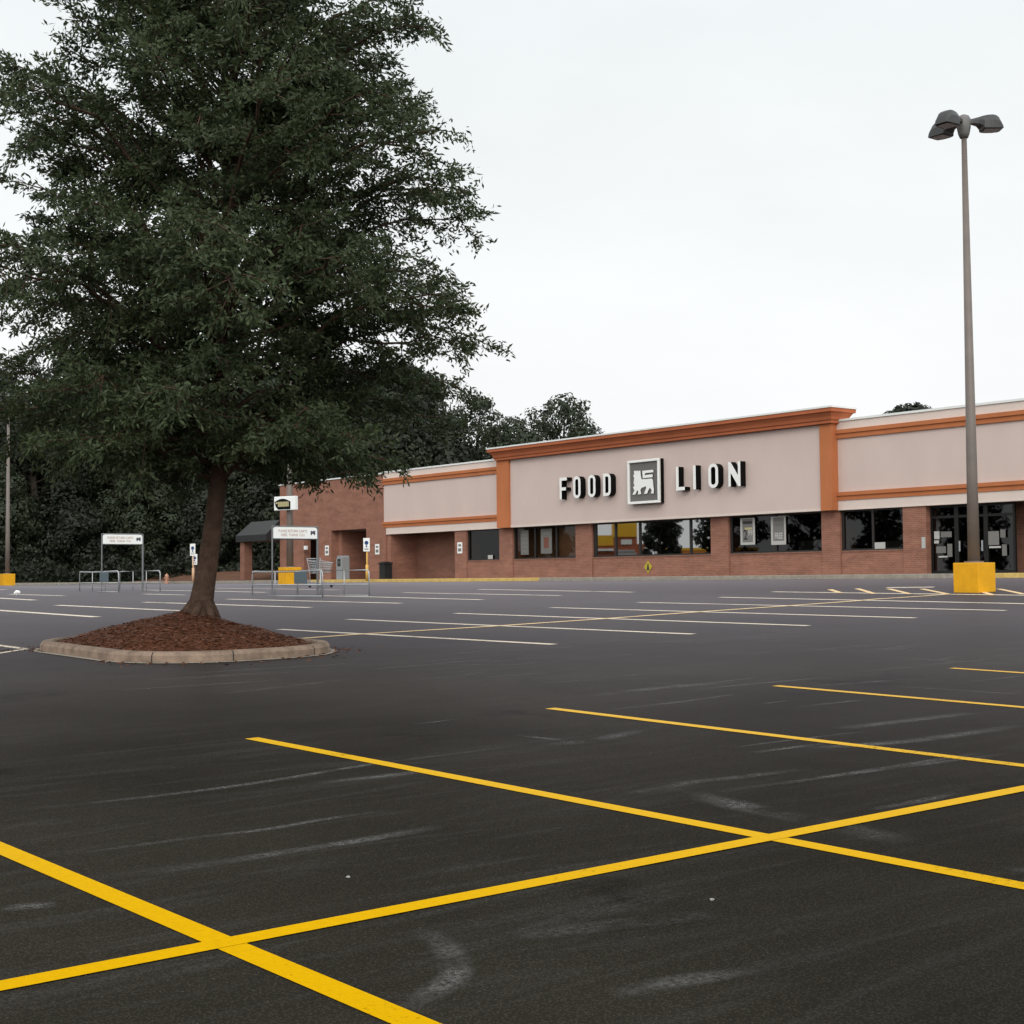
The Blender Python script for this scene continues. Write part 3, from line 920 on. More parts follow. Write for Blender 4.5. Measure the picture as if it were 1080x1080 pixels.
# brick: piers stand proud, sill walls set back
mb = MB()
PIERS = [(-66.69, -65.6), (-62.6, -61.45), (-56.3, -55.06), (-46.88, -45.78), (-40.46, -39.49), (-36.33, -35.24)]
for a, b in PIERS: mb.box(a, b, Y0, Y0 + 1.2, 0, 2.72)
sb('pier', mb, M['brick']) if False else None
for a, b in PIERS:
    m1 = MB(); m1.box(a, b, Y0, Y0 + 1.0, 0, 2.70); sb('pier', m1, M['brick'])
WINS = [(-65.6, -62.6), (-61.45, -56.3), (-55.06, -46.88), (-45.78, -40.46), (-39.49, -36.33)]
for a, b in WINS:
    m1 = MB(); m1.box(a, b, Y0 + .07, Y0 + .8, 0, .93); m1.k = 1; m1.box(a, b, Y0 + .04, Y0 + .8, .93, .985)
    sb('sill_wall', m1, [M['brick'], M['brick_in']])
# windows
MULL = {0: [], 1: [-59.7, -57.95], 2: [-53.45, -51.72, -48.30], 3: [-43.1], 4: [-37.9]}
GL = ['glass', 'glass_blind', 'glass_mirror', 'glass', 'glass']
for i, (a, b) in enumerate(WINS):
    y = Y0 + .12
    m1 = MB()
    ft = .07
    m1.box(a, a + ft + (.12 if i == 2 else .05), y, y + .12, .985, 2.66); m1.box(b - ft, b, y, y + .12, .985, 2.66)
    m1.box(a, b, y - .003, y + .123, .985, .985 + ft); m1.box(a, b, y - .003, y + .123, 2.66 - ft, 2.70)
    for x in MULL[i]: m1.box(x - .05, x + .05, y + .003, y + .117, .985 + ft, 2.66 - ft)
    w = sb('window', m1, M['frame'])
    m2 = MB(); m2.face([(a, y + .06, 1.), (b, y + .06, 1.), (b, y + .06, 2.66), (a, y + .06, 2.66)])
    sb('pane', m2, M[GL[i]], w)
# interior shell and a few fittings seen dimly
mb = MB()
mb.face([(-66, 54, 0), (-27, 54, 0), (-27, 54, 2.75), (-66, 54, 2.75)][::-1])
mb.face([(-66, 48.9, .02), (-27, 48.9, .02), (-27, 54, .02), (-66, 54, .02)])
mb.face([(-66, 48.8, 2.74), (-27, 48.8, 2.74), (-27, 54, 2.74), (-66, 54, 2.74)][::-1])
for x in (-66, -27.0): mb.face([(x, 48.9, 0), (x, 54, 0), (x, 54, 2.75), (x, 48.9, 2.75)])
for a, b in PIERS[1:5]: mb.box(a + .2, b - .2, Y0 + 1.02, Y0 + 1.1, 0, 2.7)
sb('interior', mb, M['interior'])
for x in (-64.6, -45.2, -43.6, -41.8, -38.9, -37.4): mb = MB(); mb.box(x, x + .9, 50.2, 51.0, .03, 1.25 + .3 * math.sin(x * 3)); sb('checkout', mb, M['kiosk'])
mb = MB(); mb.box(-58.0, -56.45, Y0 + .32, Y0 + .35, 1.08, 2.62); sb('window_blind', mb, M['blind'])
mb = MB(); mb.box(-61.3, -58.1, Y0 + .95, Y0 + .98, 1.0, 2.62); sb('window_blind', mb, M['blind'])
# recess at the left: brick back wall in shade
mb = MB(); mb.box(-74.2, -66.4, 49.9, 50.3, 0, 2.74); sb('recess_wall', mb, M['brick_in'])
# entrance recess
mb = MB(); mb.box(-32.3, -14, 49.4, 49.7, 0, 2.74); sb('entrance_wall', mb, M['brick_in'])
mb = MB()
yd = 48.28
for a, b in ((-35.22, -34.05), (-34.05, -32.75), (-32.75, -31.5)):
    mb.box(a, a + .09, yd, yd + .1, 0, 2.66); mb.box(b - .09, b, yd, yd + .1, 0, 2.66)
    mb.box(a + .09, b - .09, yd + .003, yd + .097, 0, .12); mb.box(a + .09, b - .09, yd + .003, yd + .097, 2.15, 2.25); mb.box(a + .09, b - .09, yd + .003, yd + .097, 2.56, 2.7)
dr = sb('entrance_door', mb, M['door_frame'])
mb = MB(); mb.face([(-35.2, yd + .05, .05), (-31.5, yd + .05, .05), (-31.5, yd + .05, 2.6), (-35.2, yd + .05, 2.6)]); sb('pane', mb, M['glass'], dr)
for hx in (-33.9, -32.9): mb = MB(); mb.box(hx, hx + .05, yd - .08, yd - .04, .85, 1.25); sb('handle', mb, M['steel'], dr)
# soffit over the recesses
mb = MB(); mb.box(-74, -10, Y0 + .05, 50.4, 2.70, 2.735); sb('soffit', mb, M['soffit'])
# side fascias (recessed a little) and the middle one
def fascia(x0, x1, name):
    m1 = MB(); m1.box(x0, x1, Y0 - .02, Y0 + .5, 3.40, 5.62); sb('fascia_panel', m1, M['stucco'])
    m1 = MB(); m1.box(x0, x1, Y0 - .06, Y0 + .5, 2.66, 3.06); m1.k = 1; m1.box(x0, x1, Y0 - .075, Y0 + .4, 2.655, 2.70); sb('fascia_skirt', m1, [M['stucco_pale'], M['stucco_pale']])
    for z0, z1, st in ((3.06, 3.40, 0), (5.62, 5.98, 1)):
        m1 = MB()
        m1.box(x0, x1, Y0 - .10, Y0 + .5, z0, z0 + (z1 - z0) * .55); m1.box(x0, x1, Y0 - .16, Y0 + .5, z0 + (z1 - z0) * .55, z1)
        sb('trim_band', m1, M['orange'])
    m1 = MB(); m1.box(x0, x1, Y0 - .05, Y0 + .5, 5.98, 6.33); sb('parapet', m1, M['stucco_pale'])
    m1 = MB(); m1.box(x0, x1, Y0 - .10, Y0 + .55, 6.33, 6.42); sb('coping', m1, M['cap'])
fascia(-73.9, -62.25, 'l'); fascia(-39.5, -12, 'r')
YC = Y0 - .30
m1 = MB(); m1.box(-61.2, -40.12, YC, Y0 + .5, 2.70, 6.25); m1.k = 1; m1.box(-61.2, -40.12, YC - .012, Y0 + .4, 2.66, 2.76); sb('fascia_panel', m1, [M['stucco'], M['stucco_pale']])
for a, b in ((-62.25, -61.2), (-40.12, -39.5)):
    m1 = MB(); m1.box(a, b, YC - .12, Y0 + .55, 2.66, 6.25); sb('pilaster', m1, M['orange'])
m1 = MB()
prof = [(6.25, .03), (6.25, .13), (6.37, .14), (6.39, .19), (6.52, .23), (6.68, .34), (6.70, .42), (6.86, .43)]
rg = [[(-62.1 - o_, YC - .12 - o_, z), (-39.5 + o_ * .9, YC - .12 - o_, z), (-39.5 + o_ * .9, Y0 + .3 + o_, z), (-62.1 - o_, Y0 + .3 + o_, z)] for z, o_ in prof]
for a, b in zip(rg[:-1], rg[1:]):
    for k in range(4): m1.face([a[k], a[(k + 1) % 4], b[(k + 1) % 4], b[k]])
m1.face(rg[0][::-1]); m1.face(rg[-1])
sb('cornice', m1, M['orange_deep'])
m1 = MB(); m1.box(-62.56, -39.08, YC - .58, Y0 + .76, 6.855, 6.93); sb('coping', m1, M['cap'])
# roof and hidden body
mb = MB(); mb.box(-73.9, -12, 48.6, 90, 5.2, 5.4); sb('roof', mb, M['roof'])
mb = MB(); mb.box(-12.2, -12, 50.4, 90, 0, 5.2); mb.box(-73.9, -12, 89.8, 90, 0, 5.2); sb('rear_wall', mb, M['brick'])
# brick wing on the left
mb = MB()
WT = 6.28
def wallx(x0, x1, z0, z1, y=47.9, d=.5): mb.box(x0, x1, y, y + d, z0, z1)
wallx(-86.4, -83.25, 0, 3.08); wallx(-81.46, -79.83, 0, 3.08); wallx(-75.73, -73.6, 0, 3.08); wallx(-86.4, -73.9, 3.08, WT); mb.box(-73.899, -73.6, 47.9, 48.4, 3.08, 2.66 + .42)
mb.box(-86.4, -86.0, 48.4, 90, 0, WT); mb.box(-73.6, -73.2, 48.0, 50.0, 0, 2.65)
mb.box(-86.4, -83.5, 47.82, 47.9, 5.40, 5.52); mb.box(-79.83, -79.4, 48.4, 50.4, 0, 3.08); mb.box(-76.1, -75.73, 48.4, 50.4, 0, 3.08)
sb('brick_wing', mb, M['brick'])
mb = MB(); mb.box(-86.5, -73.9, 47.84, 48.5, WT, WT + .08); sb('coping', mb, M['cap'])
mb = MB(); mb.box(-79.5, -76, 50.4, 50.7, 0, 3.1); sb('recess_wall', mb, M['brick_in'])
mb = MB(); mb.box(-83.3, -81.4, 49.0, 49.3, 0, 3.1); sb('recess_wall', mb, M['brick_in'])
mb = MB(); mb.box(-86, -73.9, 48.4, 90, 5.3, 5.5); mb.box(-79.83, -75.73, 48.42, 50.5, 3.06, 3.2); sb('roof', mb, M['roof'])
mb = MB(); mb.tube([(-84.9, 47.78, .1), (-84.9, 47.78, 5.3)], .07, 8); sb('downspout', mb, M['soffit'])
mb = MB(); mb.box(-83.0, -82.75, 47.75, 47.9, 1.95, 2.2); sb('wall_lamp', mb, M['sign_white'])
# drive-through canopy
dt = empty('drive_through_canopy', (-89.5, 48.5, 0), 'dark metal drive-through canopy on a brick column beside the wing', 'canopy')
mb = MB()
x0, x1, y0, y1 = -90.75, -86.45, 46.9, 52.5
zb, zm, zt = 2.62, 3.05, 4.0
mb.box(x0, x1, y0, y1, zb, zm)
A = [(x0, y0, zm), (x1, y0, zm), (x1, y1, zm), (x0, y1, zm)]; B = [(x0 + .35, y0 + 1.0, zt), (x1, y0 + 1.0, zt), (x1, y1 - 1.0, zt), (x0 + .35, y1 - 1.0, zt)]
for i in range(4): mb.face([A[i], A[(i + 1) % 4], B[(i + 1) % 4], B[i]])
mb.face(B)
mb.xform(Matrix.Translation((89.5, -48.5, 0))).build('canopy_roof', M['canopy'], dt)
for yy in (47.1, 51.6):
    mb = MB(); mb.box(-90.5, -89.9, yy, yy + .6, -.2, 2.62)
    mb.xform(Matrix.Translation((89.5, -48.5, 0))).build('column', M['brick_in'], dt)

# ---- the big sign
sg = empty('store_sign', (-50.55, YC, 4.46), 'raised white and black letters reading FOOD LION around a boxed lion emblem', 'sign')
def glyph(ch, w, h, s):
    """list of (outer polygon, hole or None), lower left at 0,0"""
    c = s * .75
    if ch == 'F': return [([(0, 0), (s, 0), (s, h * .40), (w * .86, h * .40), (w * .86, h * .40 + s * .95), (s, h * .40 + s * .95), (s, h - s * .95), (w, h - s * .95), (w, h), (0, h)], None)]
    if ch == 'L': return [([(0, 0), (w, 0), (w, s * .95), (s, s * .95), (s, h), (0, h)], None)]
    if ch == 'I': return [([(0, 0), (s, 0), (s, h), (0, h)], None)]
    if ch == 'N': return [([(0, 0), (s * .85, 0), (s * .85, h * .56), (w - s * .85, 0), (w, 0), (w, h), (w - s * .85, h), (w - s * .85, h * .44), (s * .85, h), (0, h)], None)]
    def ring(r, a, b, corners):
        pts = []
        for (cx, cy, a0, on) in ((b[0] - r, b[1] - r, 0, corners[0]), (a[0] + r, b[1] - r, 90, corners[1]), (a[0] + r, a[1] + r, 180, corners[2]), (b[0] - r, a[1] + r, 270, corners[3])):
            for i in range(6):
                an = R_(a0 + 18 * i)
                if on: pts.append((cx + r * math.cos(an), cy + r * math.sin(an)))
                else: pts.append((cx + r * (1 if a0 in (0, 270) else -1), cy + r * (1 if a0 in (0, 90) else -1)) if i == 0 else (cx + r * (1 if a0 in (0, 270) else -1) + 1e-4 * i, cy + r * (1 if a0 in (0, 90) else -1)))
        return pts
    cs = (1, 1, 1, 1) if ch == 'O' else (1, 0, 0, 1)
    ri = max(.04, w * .46 - s)
    return [(ring(w * .46, (0, 0), (w, h), cs), ring(ri, (s, s * .9), (w - s, h - s * .9), cs))]
def letter(ch, x, z, w, h, s, depth):
    mb = MB()
    for outer, hole in glyph(ch, w, h, s):
        if hole is None:
            # concave outlines: let bmesh fill the caps
            mb.prism(outer, 0, depth, 1)
        else:
            n = len(outer)
            i = len(mb.v)
            mb.v += [(a, 0, b) for a, b in outer] + [(a, 0, b) for a, b in hole] + [(a, depth, b) for a, b in outer] + [(a, depth, b) for a, b in hole]
            for k in range(n):
                j = (k + 1) % n
                mb.f.append([i + k, i + n + k, i + n + j, i + j]); mb.mi.append(0)
                mb.f.append([i + k, i + j, i + 2 * n + j, i + 2 * n + k]); mb.mi.append(1)
                mb.f.append([i + n + k, i + 3 * n + k, i + 3 * n + j, i + n + j]); mb.mi.append(1)
    mb.xform(Matrix.Translation((x, -depth - .02, z)))
    o = mb.build('letter', [M['white'], M['black']], sg)
    bm = bmesh.new(); bm.from_mesh(o.data); bmesh.ops.triangulate(bm, faces=[f for f in bm.faces if len(f.verts) > 4]); bmesh.ops.recalc_face_normals(bm, faces=bm.faces); bm.to_mesh(o.data); bm.free()
    return o
LX = {'F': [-57.36], 'O1': [-56.38], 'O2': [-55.25], 'D': [-54.13], 'L': [-48.92], 'I': [-47.86], 'O3': [-46.98], 'N': [-45.90]}
H_, S_, W2, DP = 1.09, .165, .56, .34
sx0 = 51.25
for ch, x, w in (('F', -57.42, .58), ('O', -56.36, W2), ('O', -55.24, W2), ('D', -54.12, W2), ('L', -49.08, .56), ('I', -47.98, .22), ('O', -47.02, .60), ('N', -45.80, .72)):
    letter(ch, x + sx0, 3.89 - 4.43, w, H_, S_, DP)
# boxed emblem
bx0, bx1, bz0, bz1, bd = -52.40 + sx0, -50.22 + sx0, 3.40 - 4.43, 5.48 - 4.43, .30
mb = MB()
fr = .12
mb.k = 1
mb.box(bx0 + .01, bx1 - .01, -bd + .06, -.02, bz0 + .01, bz1 - .01)
lb = mb.build('logo_box', [M['white'], M['black']], sg)
mb = MB(); mb.box(bx0 + fr, bx1 - fr, -bd - .004 + .04, -bd + .06, bz0 + fr, bz1 - fr); mb.build('logo_ground', M['logo_ground'], lb)
mb = MB()
mb.box(bx0, bx1, -bd - .05, -bd + .07, bz0, bz0 + fr); mb.box(bx0, bx1, -bd - .05, -bd + .07, bz1 - fr, bz1)
mb.box(bx0, bx0 + fr, -bd - .05, -bd + .07, bz0 + fr, bz1 - fr); mb.box(bx1 - fr, bx1, -bd - .05, -bd + .07, bz0 + fr, bz1 - fr)
mb.build('frame', M['white'], lb, bevel=.02)
def norm(p):
    x, y = p
    u = (x - 300) / 430.; top = 268 - 38 * u; bot = 818 - 18 * u
    return (bx0 + .06 + u * (bx1 - bx0 - .12), bz1 - .06 - (y - top) / (bot - top) * (bz1 - bz0 - .12))
body = [(378, 392), (398, 376), (412, 390), (430, 376), (446, 388), (472, 376), (482, 470), (492, 498), (640, 490), (652, 520), (656, 590), (662, 640), (660, 690), (618, 692), (632, 650), (606, 612), (582, 650),
        (566, 692), (520, 694), (552, 618), (548, 592), (512, 606), (482, 618), (470, 646), (484, 694), (430, 702), (440, 668), (424, 640), (398, 700), (354, 704), (384, 646), (362, 600), (386, 590), (372, 540), (384, 480), (368, 452), (384, 424)]
tail = [(500, 384), (656, 370), (660, 404), (540, 416), (534, 444), (644, 430), (650, 470), (506, 484)]
mb = MB()
mb.prism([norm(p) for p in body], -bd - .012, -bd + .03, 1); mb.prism([norm(p) for p in tail], -bd - .012, -bd + .03, 1)
em = mb.build('emblem', [M['white'], M['black']], lb)
bm = bmesh.new(); bm.from_mesh(em.data); bmesh.ops.triangulate(bm, faces=[f for f in bm.faces if len(f.verts) > 4]); bmesh.ops.recalc_face_normals(bm, faces=bm.faces); bm.to_mesh(em.data); bm.free()

# ------------------------------------------------------------------ posters and notices
def poster(x, y, z, w, h, label, rows, name='poster', cat='poster', back='paper', group=None):
    r = empty(name, (x, y, z), label, cat, group)
    mb = MB(); mb.box(-w / 2, w / 2, 0, .012, -h / 2, h / 2); mb.build('sheet', M[back], r)
    return r
p = poster(-44.72, Y0 + .105, 1.95, .86, 1.18, 'white-framed poster reading 2.99, left of the two in the fourth window', None)
mb = MB(); mb.box(-.31, .31, -.004, 0, -.48, .55); mb.build('print', M['ink_mid'], p)
mb = MB(); mb.box(-.27, .27, -.008, -.004, .33, .45); mb.build('headline', M['ink'], p)
mb = MB(); mb.box(-.16, .27, -.008, -.004, .08, .17); mb.build('banner', M['ink_yel'], p)
text_obj('2', .62, M['ink'], p, (-.12, -.009, -.17), .8, .012); text_obj('99', .34, M['paper'], p, (.16, -.009, -.08), .8, .008)
p = poster(-42.93, Y0 + .105, 1.93, .84, 1.22, 'white-framed poster reading FREE, right of the two in the fourth window', None)
mb = MB(); mb.box(-.30, .33, -.004, 0, -.44, .58); mb.build('print', M['ink_mid'], p)
for z in (.45, .25): 
    mb = MB(); mb.box(-.20, .27, -.008, -.004, z - .05, z + .05); mb.build('headline', M['paper_dim'], p)
text_obj('FREE', .36, M['paper'], p, (.02, -.009, -.24), .62, .012)
p = poster(-60.55, Y0 + .105, 1.86, .66, 1.30, 'pale striped poster, left of the two in the brown-blinded window', None, back='paper_dim')
for k in range(5):
    mb = MB(); mb.box(-.22, .22, -.004, 0, -.5 + k * .22, -.42 + k * .22); mb.build('print', M['ink_mid'], p)
p = poster(-58.75, Y0 + .105, 1.88, .90, 1.28, 'pale poster with reddish print, right of the two in the brown-blinded window', None, back='paper_dim')
mb = MB(); mb.box(-.2, .2, -.004, 0, -.35, .2); mb.build('print', M['ink_red'], p)
mb = MB(); mb.box(-.3, .3, -.004, 0, .33, .5); mb.build('headline', M['ink_mid'], p)
for a in (-.33, .26): mb = MB(); mb.box(a, a + .07, -.004, 0, -.55, .3); mb.build('border', M['ink_mid'], p)
poster(-63.55, Y0 + .105, 1.14, .42, .22, 'small white card low in the leftmost window', None, 'window_card', 'card', 'paper')
poster(-37.55, Y0 + .105, 1.16, .52, .26, 'small white card low in the window left of the entrance', None, 'window_card', 'card', 'paper')
# wall notices
for x, z, lb, y in ((-80.35, 1.85, 'small white notice on the brick pier between the two dark wing openings', 47.885), (-74.5, 1.80, 'white notice on the wing pier above the black bin', 47.885), (-66.2, 1.70, 'white notice on the brick pier right of the blank recess', Y0 - .015)):
    p = poster(x, y, z, .46, .62, lb, None, 'wall_notice', 'notice', 'sign_white', 'white notices on the brick piers')
    mb = MB(); mb.box(-.15, .15, -.004, 0, -.2, -.02); mb.box(-.13, .13, -.004, 0, .08, .2); mb.build('print', M['ink_mid'], p)
p = poster(-35.36, Y0 - .015, 1.22, .17, .44, 'narrow pale notice on the pier beside the entrance door', None, 'wall_notice', 'notice', 'paper')
# notices on the door glass
dn = [(-34.93, 1.50, .24, .30, 'paper', 'white square notice, upper left of the papers on the entrance glass'), (-34.50, 1.52, .50, .22, 'paper_dim', 'wide pale notice, upper right of the papers on the entrance glass'),
      (-34.95, 1.24, .22, .12, 'paper', 'tiny white sticker below the square notice on the entrance glass'), (-34.75, .93, .44, .26, 'paper_dim', 'wide notice, lower left of the papers on the entrance glass'),
      (-34.35, .90, .22, .50, 'paper_dim', 'tall notice, lower right of the papers on the entrance glass'), (-34.66, .66, .42, .06, 'paper', 'thin white strip under the papers on the entrance glass'),
      (-32.40, 1.32, .46, .52, 'ink_mid', 'grey poster on the door glass right of the lamp post'), (-32.0, 1.48, .22, .30, 'paper_dim', 'small notice at upper right on the door glass right of the lamp post'),
      (-31.95, .86, .20, .42, 'paper_dim', 'small tall notice low on the door glass right of the lamp post'), (-32.35, .98, .5, .07, 'paper', 'white strip below the grey poster on the right door glass')]
for x, z, w, h, m, lb in dn: poster(x, yd - .03, z, w, h, lb, None, 'door_notice', 'notice', m)
# yellow diamond on the sill wall
dsg = empty('warning_sign', (-51.06, Y0 + .05, .46), 'small yellow diamond pedestrian sign on the brick below the mirrored window', 'sign')
mb = MB(); mb.prism([(0, -.29), (.29, 0), (0, .29), (-.29, 0)], -.02, 0); mb.build('plate', M['sign_yel'], dsg)
mb = MB(); mb.prism([(-.10, -.16), (.10, -.16), (.05, .06), (-.05, .06)], -.025, -.021); mb.lathe([(.05, 0), (.05, .004)], 10)
mb.v[-20:] = [(x, -.024 + z * .5, .11 + y) for x, y, z in mb.v[-20:]]
mb.build('pictogram', M['ink'], dsg)
# pharmacy-like box sign at the wing's end
ws = empty('box_sign', (-54.42, 30.68, 3.22), 'white box sign with black lens and yellow lettering on the middle lamp post', 'sign')
ws.scale = (.43, .62, .70); ws.rotation_euler = (0, 0, R_(20))
mb = MB(); mb.box(-1.75, .95, -.30, 0, -.42, .42); mb.build('cabinet', M['sign_white'], ws, bevel=.03)
pts = [(-1.65 + 2.0 * (i / 10), .10 + .18 * math.sin(math.pi * i / 10)) for i in range(11)] + [(.35, -.36), (-1.2, -.36), (-1.5, -.18)]
mb = MB(); mb.prism(pts, -.33, -.302); mb.build('lens', M['black'], ws)
mb = MB()
for k in range(7): mb.box(-1.18 + k * .2, -1.03 + k * .2, -.345, -.331, -.20, .10)
mb.box(-1.5, -1.24, -.345, -.331, -.02, .08)
mb.build('lettering', M['ink_yel'], ws)

# ------------------------------------------------------------------ lamp posts
def lamp_post(x, y, z, label, hgt=11.68, rz=0.):
    r = empty('lamp_post', (x, y, z), label, 'lamp post', 'lamp posts with yellow block bases')
    mb = MB(); mb.box(-.36, .36, -.36, .36, -.15, .72); mb.build('base_block', M['block'], r, bevel=.018)
    mb = MB(); mb.tube([(0, 0, .72), (0, 0, .76)], .24, 16); mb.build('base_plate', M['pole'], r)
    mb = MB(); mb.tube([(0, 0, .74), (0, 0, 3), (0, 0, hgt - .2)], [.15, .132, .065], 16); mb.build('pole', M['pole'], r, smooth=True)
    mb = MB(); mb.lathe([(.10, -.35), (.14, -.25), (.17, -.1), (.17, .12), (.13, .2), (.05, .24)], 14, (0, 0, hgt)); mb.build('hub', M['hub'], r, smooth=True)
    base = math.atan2(.788, .615)
    for k in range(3):
        a = base + R_((0, 128, -142)[k])
        rot = Matrix.Translation((0, 0, hgt)) @ Matrix.Rotation(a, 4, 'Z')
        # side profile of the fixture: arm rising out of the hub into a rounded hood
        mb = MB()
        sec = [(.06, .0, .12, .08), (.25, .0, .15, .10), (.40, -.03, .18, .16), (.50, -.10, .20, .24), (.53, -.19, .205, .27), (.66, -.20, .225, .30), (.80, -.20, .232, .30), (.90, -.20, .215, .29), (.98, -.195, .16, .27), (1.04, -.19, .06, .25), (1.08, -.185, -.05, .23), (1.10, -.18, -.14, .21)]
        rings = []
        for (x_, zl, zu, hw) in sec:
            x_ *= .86; hw *= .80; zl *= .80; zu *= .92
            rings.append([(x_, -hw, zl), (x_, -hw, zl + (zu - zl) * .55), (x_, -hw * .6, zu - .01), (x_, 0, zu), (x_, hw * .6, zu - .01), (x_, hw, zl + (zu - zl) * .55), (x_, hw, zl)])
        for p0, p1 in zip(rings[:-1], rings[1:]):
            for j in range(7):
                q = (j + 1) % 7
                mb.face([p0[j], p0[q], p1[q], p1[j]])
        mb.face(rings[0]); mb.face(rings[-1][::-1])
        mb.xform(rot)
        h_ = mb.build('lamp_head', M['head'], r, bevel=.02)
        bm = bmesh.new(); bm.from_mesh(h_.data); bmesh.ops.remove_doubles(bm, verts=bm.verts, dist=.001); bmesh.ops.recalc_face_normals(bm, faces=bm.faces); bm.to_mesh(h_.data); bm.free()
        mb = MB(); mb.box(.49, .88, -.17, .17, -.166, -.13); mb.xform(rot); mb.build('lens', M['lens'], h_)
    return r
lp = lamp_post(-21.6, 31.32, gzf(-21.6, 31.3) , 'tall bronze lamp post on a yellow block in front of the store entrance')
for x, y, lb in ((-54.7, 30.8, 'bronze lamp post on a yellow block behind the right cart corral'), (-91.0, 31.4, 'bronze lamp post on a yellow block at the far left edge of the lot')):
    c = copy_tree(lp); c.location = (x, y, gzf(x, y)); c['label'] = lb

# ------------------------------------------------------------------ cart corrals
def corral(x, y, z, label, Lc=3.3, fr_=.42, rz=0., sc_=.85):
    r = empty('cart_corral', (x, y, z), label, 'cart corral', 'shopping cart corrals', rz)
    Wd, Hr = 1.7, .88
    r.scale = (1, sc_, sc_)
    for s in (0, 1):
        yy = s * Wd
        mb = MB()
        loop = [(0, yy, 0), (0, yy, Hr - .12), (-.035, yy, Hr - .035), (-.12, yy, Hr), (-Lc + .12, yy, Hr), (-Lc + .035, yy, Hr - .035), (-Lc, yy, Hr - .12), (-Lc, yy, 0)]
        mb.tube(loop, .021, 8)
        mb.tube([(0, yy, .42), (-Lc, yy, .42)], .02, 8)
        for k in (.33, .66): mb.tube([(-Lc * k, yy, .0), (-Lc * k, yy, Hr)], .017, 8)
        mb.tube([(.0, yy, .07), (-Lc, yy, .07)], .018, 8)
        mb.build('side_rail', M['steel'], r, smooth=True)
    mb = MB(); mb.tube([(-Lc, 0, .42), (-Lc, Wd, .42)], .02, 8); mb.tube([(-Lc, 0, .86), (-Lc, Wd, .86)], .022, 8); mb.build('end_rail', M['steel'], r, smooth=True)
    xs_ = -Lc * fr_
    for s in (0, 1):
        mb = MB(); mb.tube([(xs_, s * Wd, 0), (xs_, s * Wd, 2.34)], .026 + .012 * s, 8); mb.build('sign_post', M['steel_dark'], r)
    mb = MB(); mb.tube([(xs_, 0, 2.34), (xs_, Wd, 2.34)], .022, 8); mb.tube([(xs_, 0, 1.93), (xs_, Wd, 1.93)], .018, 8); mb.build('top_bar', M['steel_dark'], r)
    # sign board facing +X / camera
    cb = .05
    poly = [(0.03, 1.95), (Wd - .03, 1.95), (Wd - .03, 2.24), (Wd - .06, 2.30), (Wd - .12, 2.32), (.12, 2.32), (.06, 2.30), (.03, 2.24)]
    mb = MB(); mb.face([(xs_ + .025, a, b) for a, b in poly]); mb.face([(xs_ - .025, a, b) for a, b in poly][::-1])
    n_ = len(poly)
    for i in range(n_):
        a, b = poly[i], poly[(i + 1) % n_]
        mb.face([(xs_ + .025, *b), (xs_ + .025, *a), (xs_ - .025, *a), (xs_ - .025, *b)])
    sbd = mb.build('sign_board', M['sign_white'], r)
    for t, zz in (('PLEASE RETURN CARTS', 2.19), ('HERE  THANK YOU', 2.06)):
        text_obj(t, .125, M['sign_red'], sbd, (xs_ + .03, Wd * .44, zz), .82, 0, R_(90))
    me = bpy.data.meshes.new('sign_emblem')
    pts = [(a * 1.0, b) for a, b in ((-.09, -.07), (-.05, -.07), (-.03, -.03), (.02, -.03), (.04, -.07), (.08, -.07), (.09, .07), (.0, .07), (.0, .03), (-.04, .07), (-.09, .06))]
    mb = MB(); mb.face([(xs_ + .03, Wd - .19 + a, 2.14 + b) for a, b in pts]); mb.build('sign_emblem', M['sign_dark'], sbd)
    mb = MB(); mb.box(-1.5, -.8, -.03, -.02 + .01, .46, .84); mb.build('panel', M['panel'], r)
    return r
c1 = corral(-45.6, 19.35, gzf(-45.6, 19.35) - .05, 'steel cart corral with white sign at far left near the wood', 3.3, .42)
c2 = corral(-34.72, 20.55, gzf(-34.72, 20.55) - .03, 'steel cart corral with white sign in front of the brick wing', 4.0, .70, 0., .88)

# ------------------------------------------------------------------ accessible parking signs, hydrant, bin, kiosk, cart
def park_sign(x, y, z, label, post, base_cap=True):
    r = empty('parking_sign', (x, y, z), label, 'sign', 'accessible parking signs')
    mb = MB(); mb.tube([(0, 0, 0), (0, 0, 2.0)], .05, 10); mb.build('post', M[post], r, smooth=True)
    mb = MB(); mb.tube([(0, 0, 0), (0, 0, .95)], .09, 12); mb.build('bollard_sleeve', M[post], r, smooth=True)
    mb = MB(); mb.box(-.20, .20, -.09, -.06, 1.72, 2.50); pl = mb.build('plate', M['sign_white'], r, bevel=.01)
    mb = MB(); mb.lathe([(.12, 0), (.12, .006)], 16); mb.v = [(a, -.094 + c * .5, 2.22 + b) for a, b, c in mb.v]
    mb.box(-.05, .05, -.095, -.091, 1.98, 2.08); mb.build('pictogram', M['sign_blue'], pl)
    mb = MB(); mb.box(-.13, .13, -.095, -.091, 1.82, 1.86); mb.box(-.13, .13, -.095, -.091, 1.90, 1.93); mb.build('print', M['ink_mid'], pl)
    r.rotation_euler[2] = R_(38)
    return r
park_sign(-72.65, 46.0, -.1, 'white accessible parking sign on a yellow post in front of the brick wing', 'post_y')
park_sign(-94.8, 45.7, -.1, 'white accessible parking sign on a peach post left of the leaning trunk', 'post_o').scale = (1, 1, 1.08)
ps = park_sign(-98.2, 47.5, -.55, 'small white sign lower and left of the peach-posted parking sign', 'bark_far')
hy = empty('fire_hydrant', (-99.1, 45.7, -.17), 'faded pinkish fire hydrant beside the far kerb', 'hydrant')
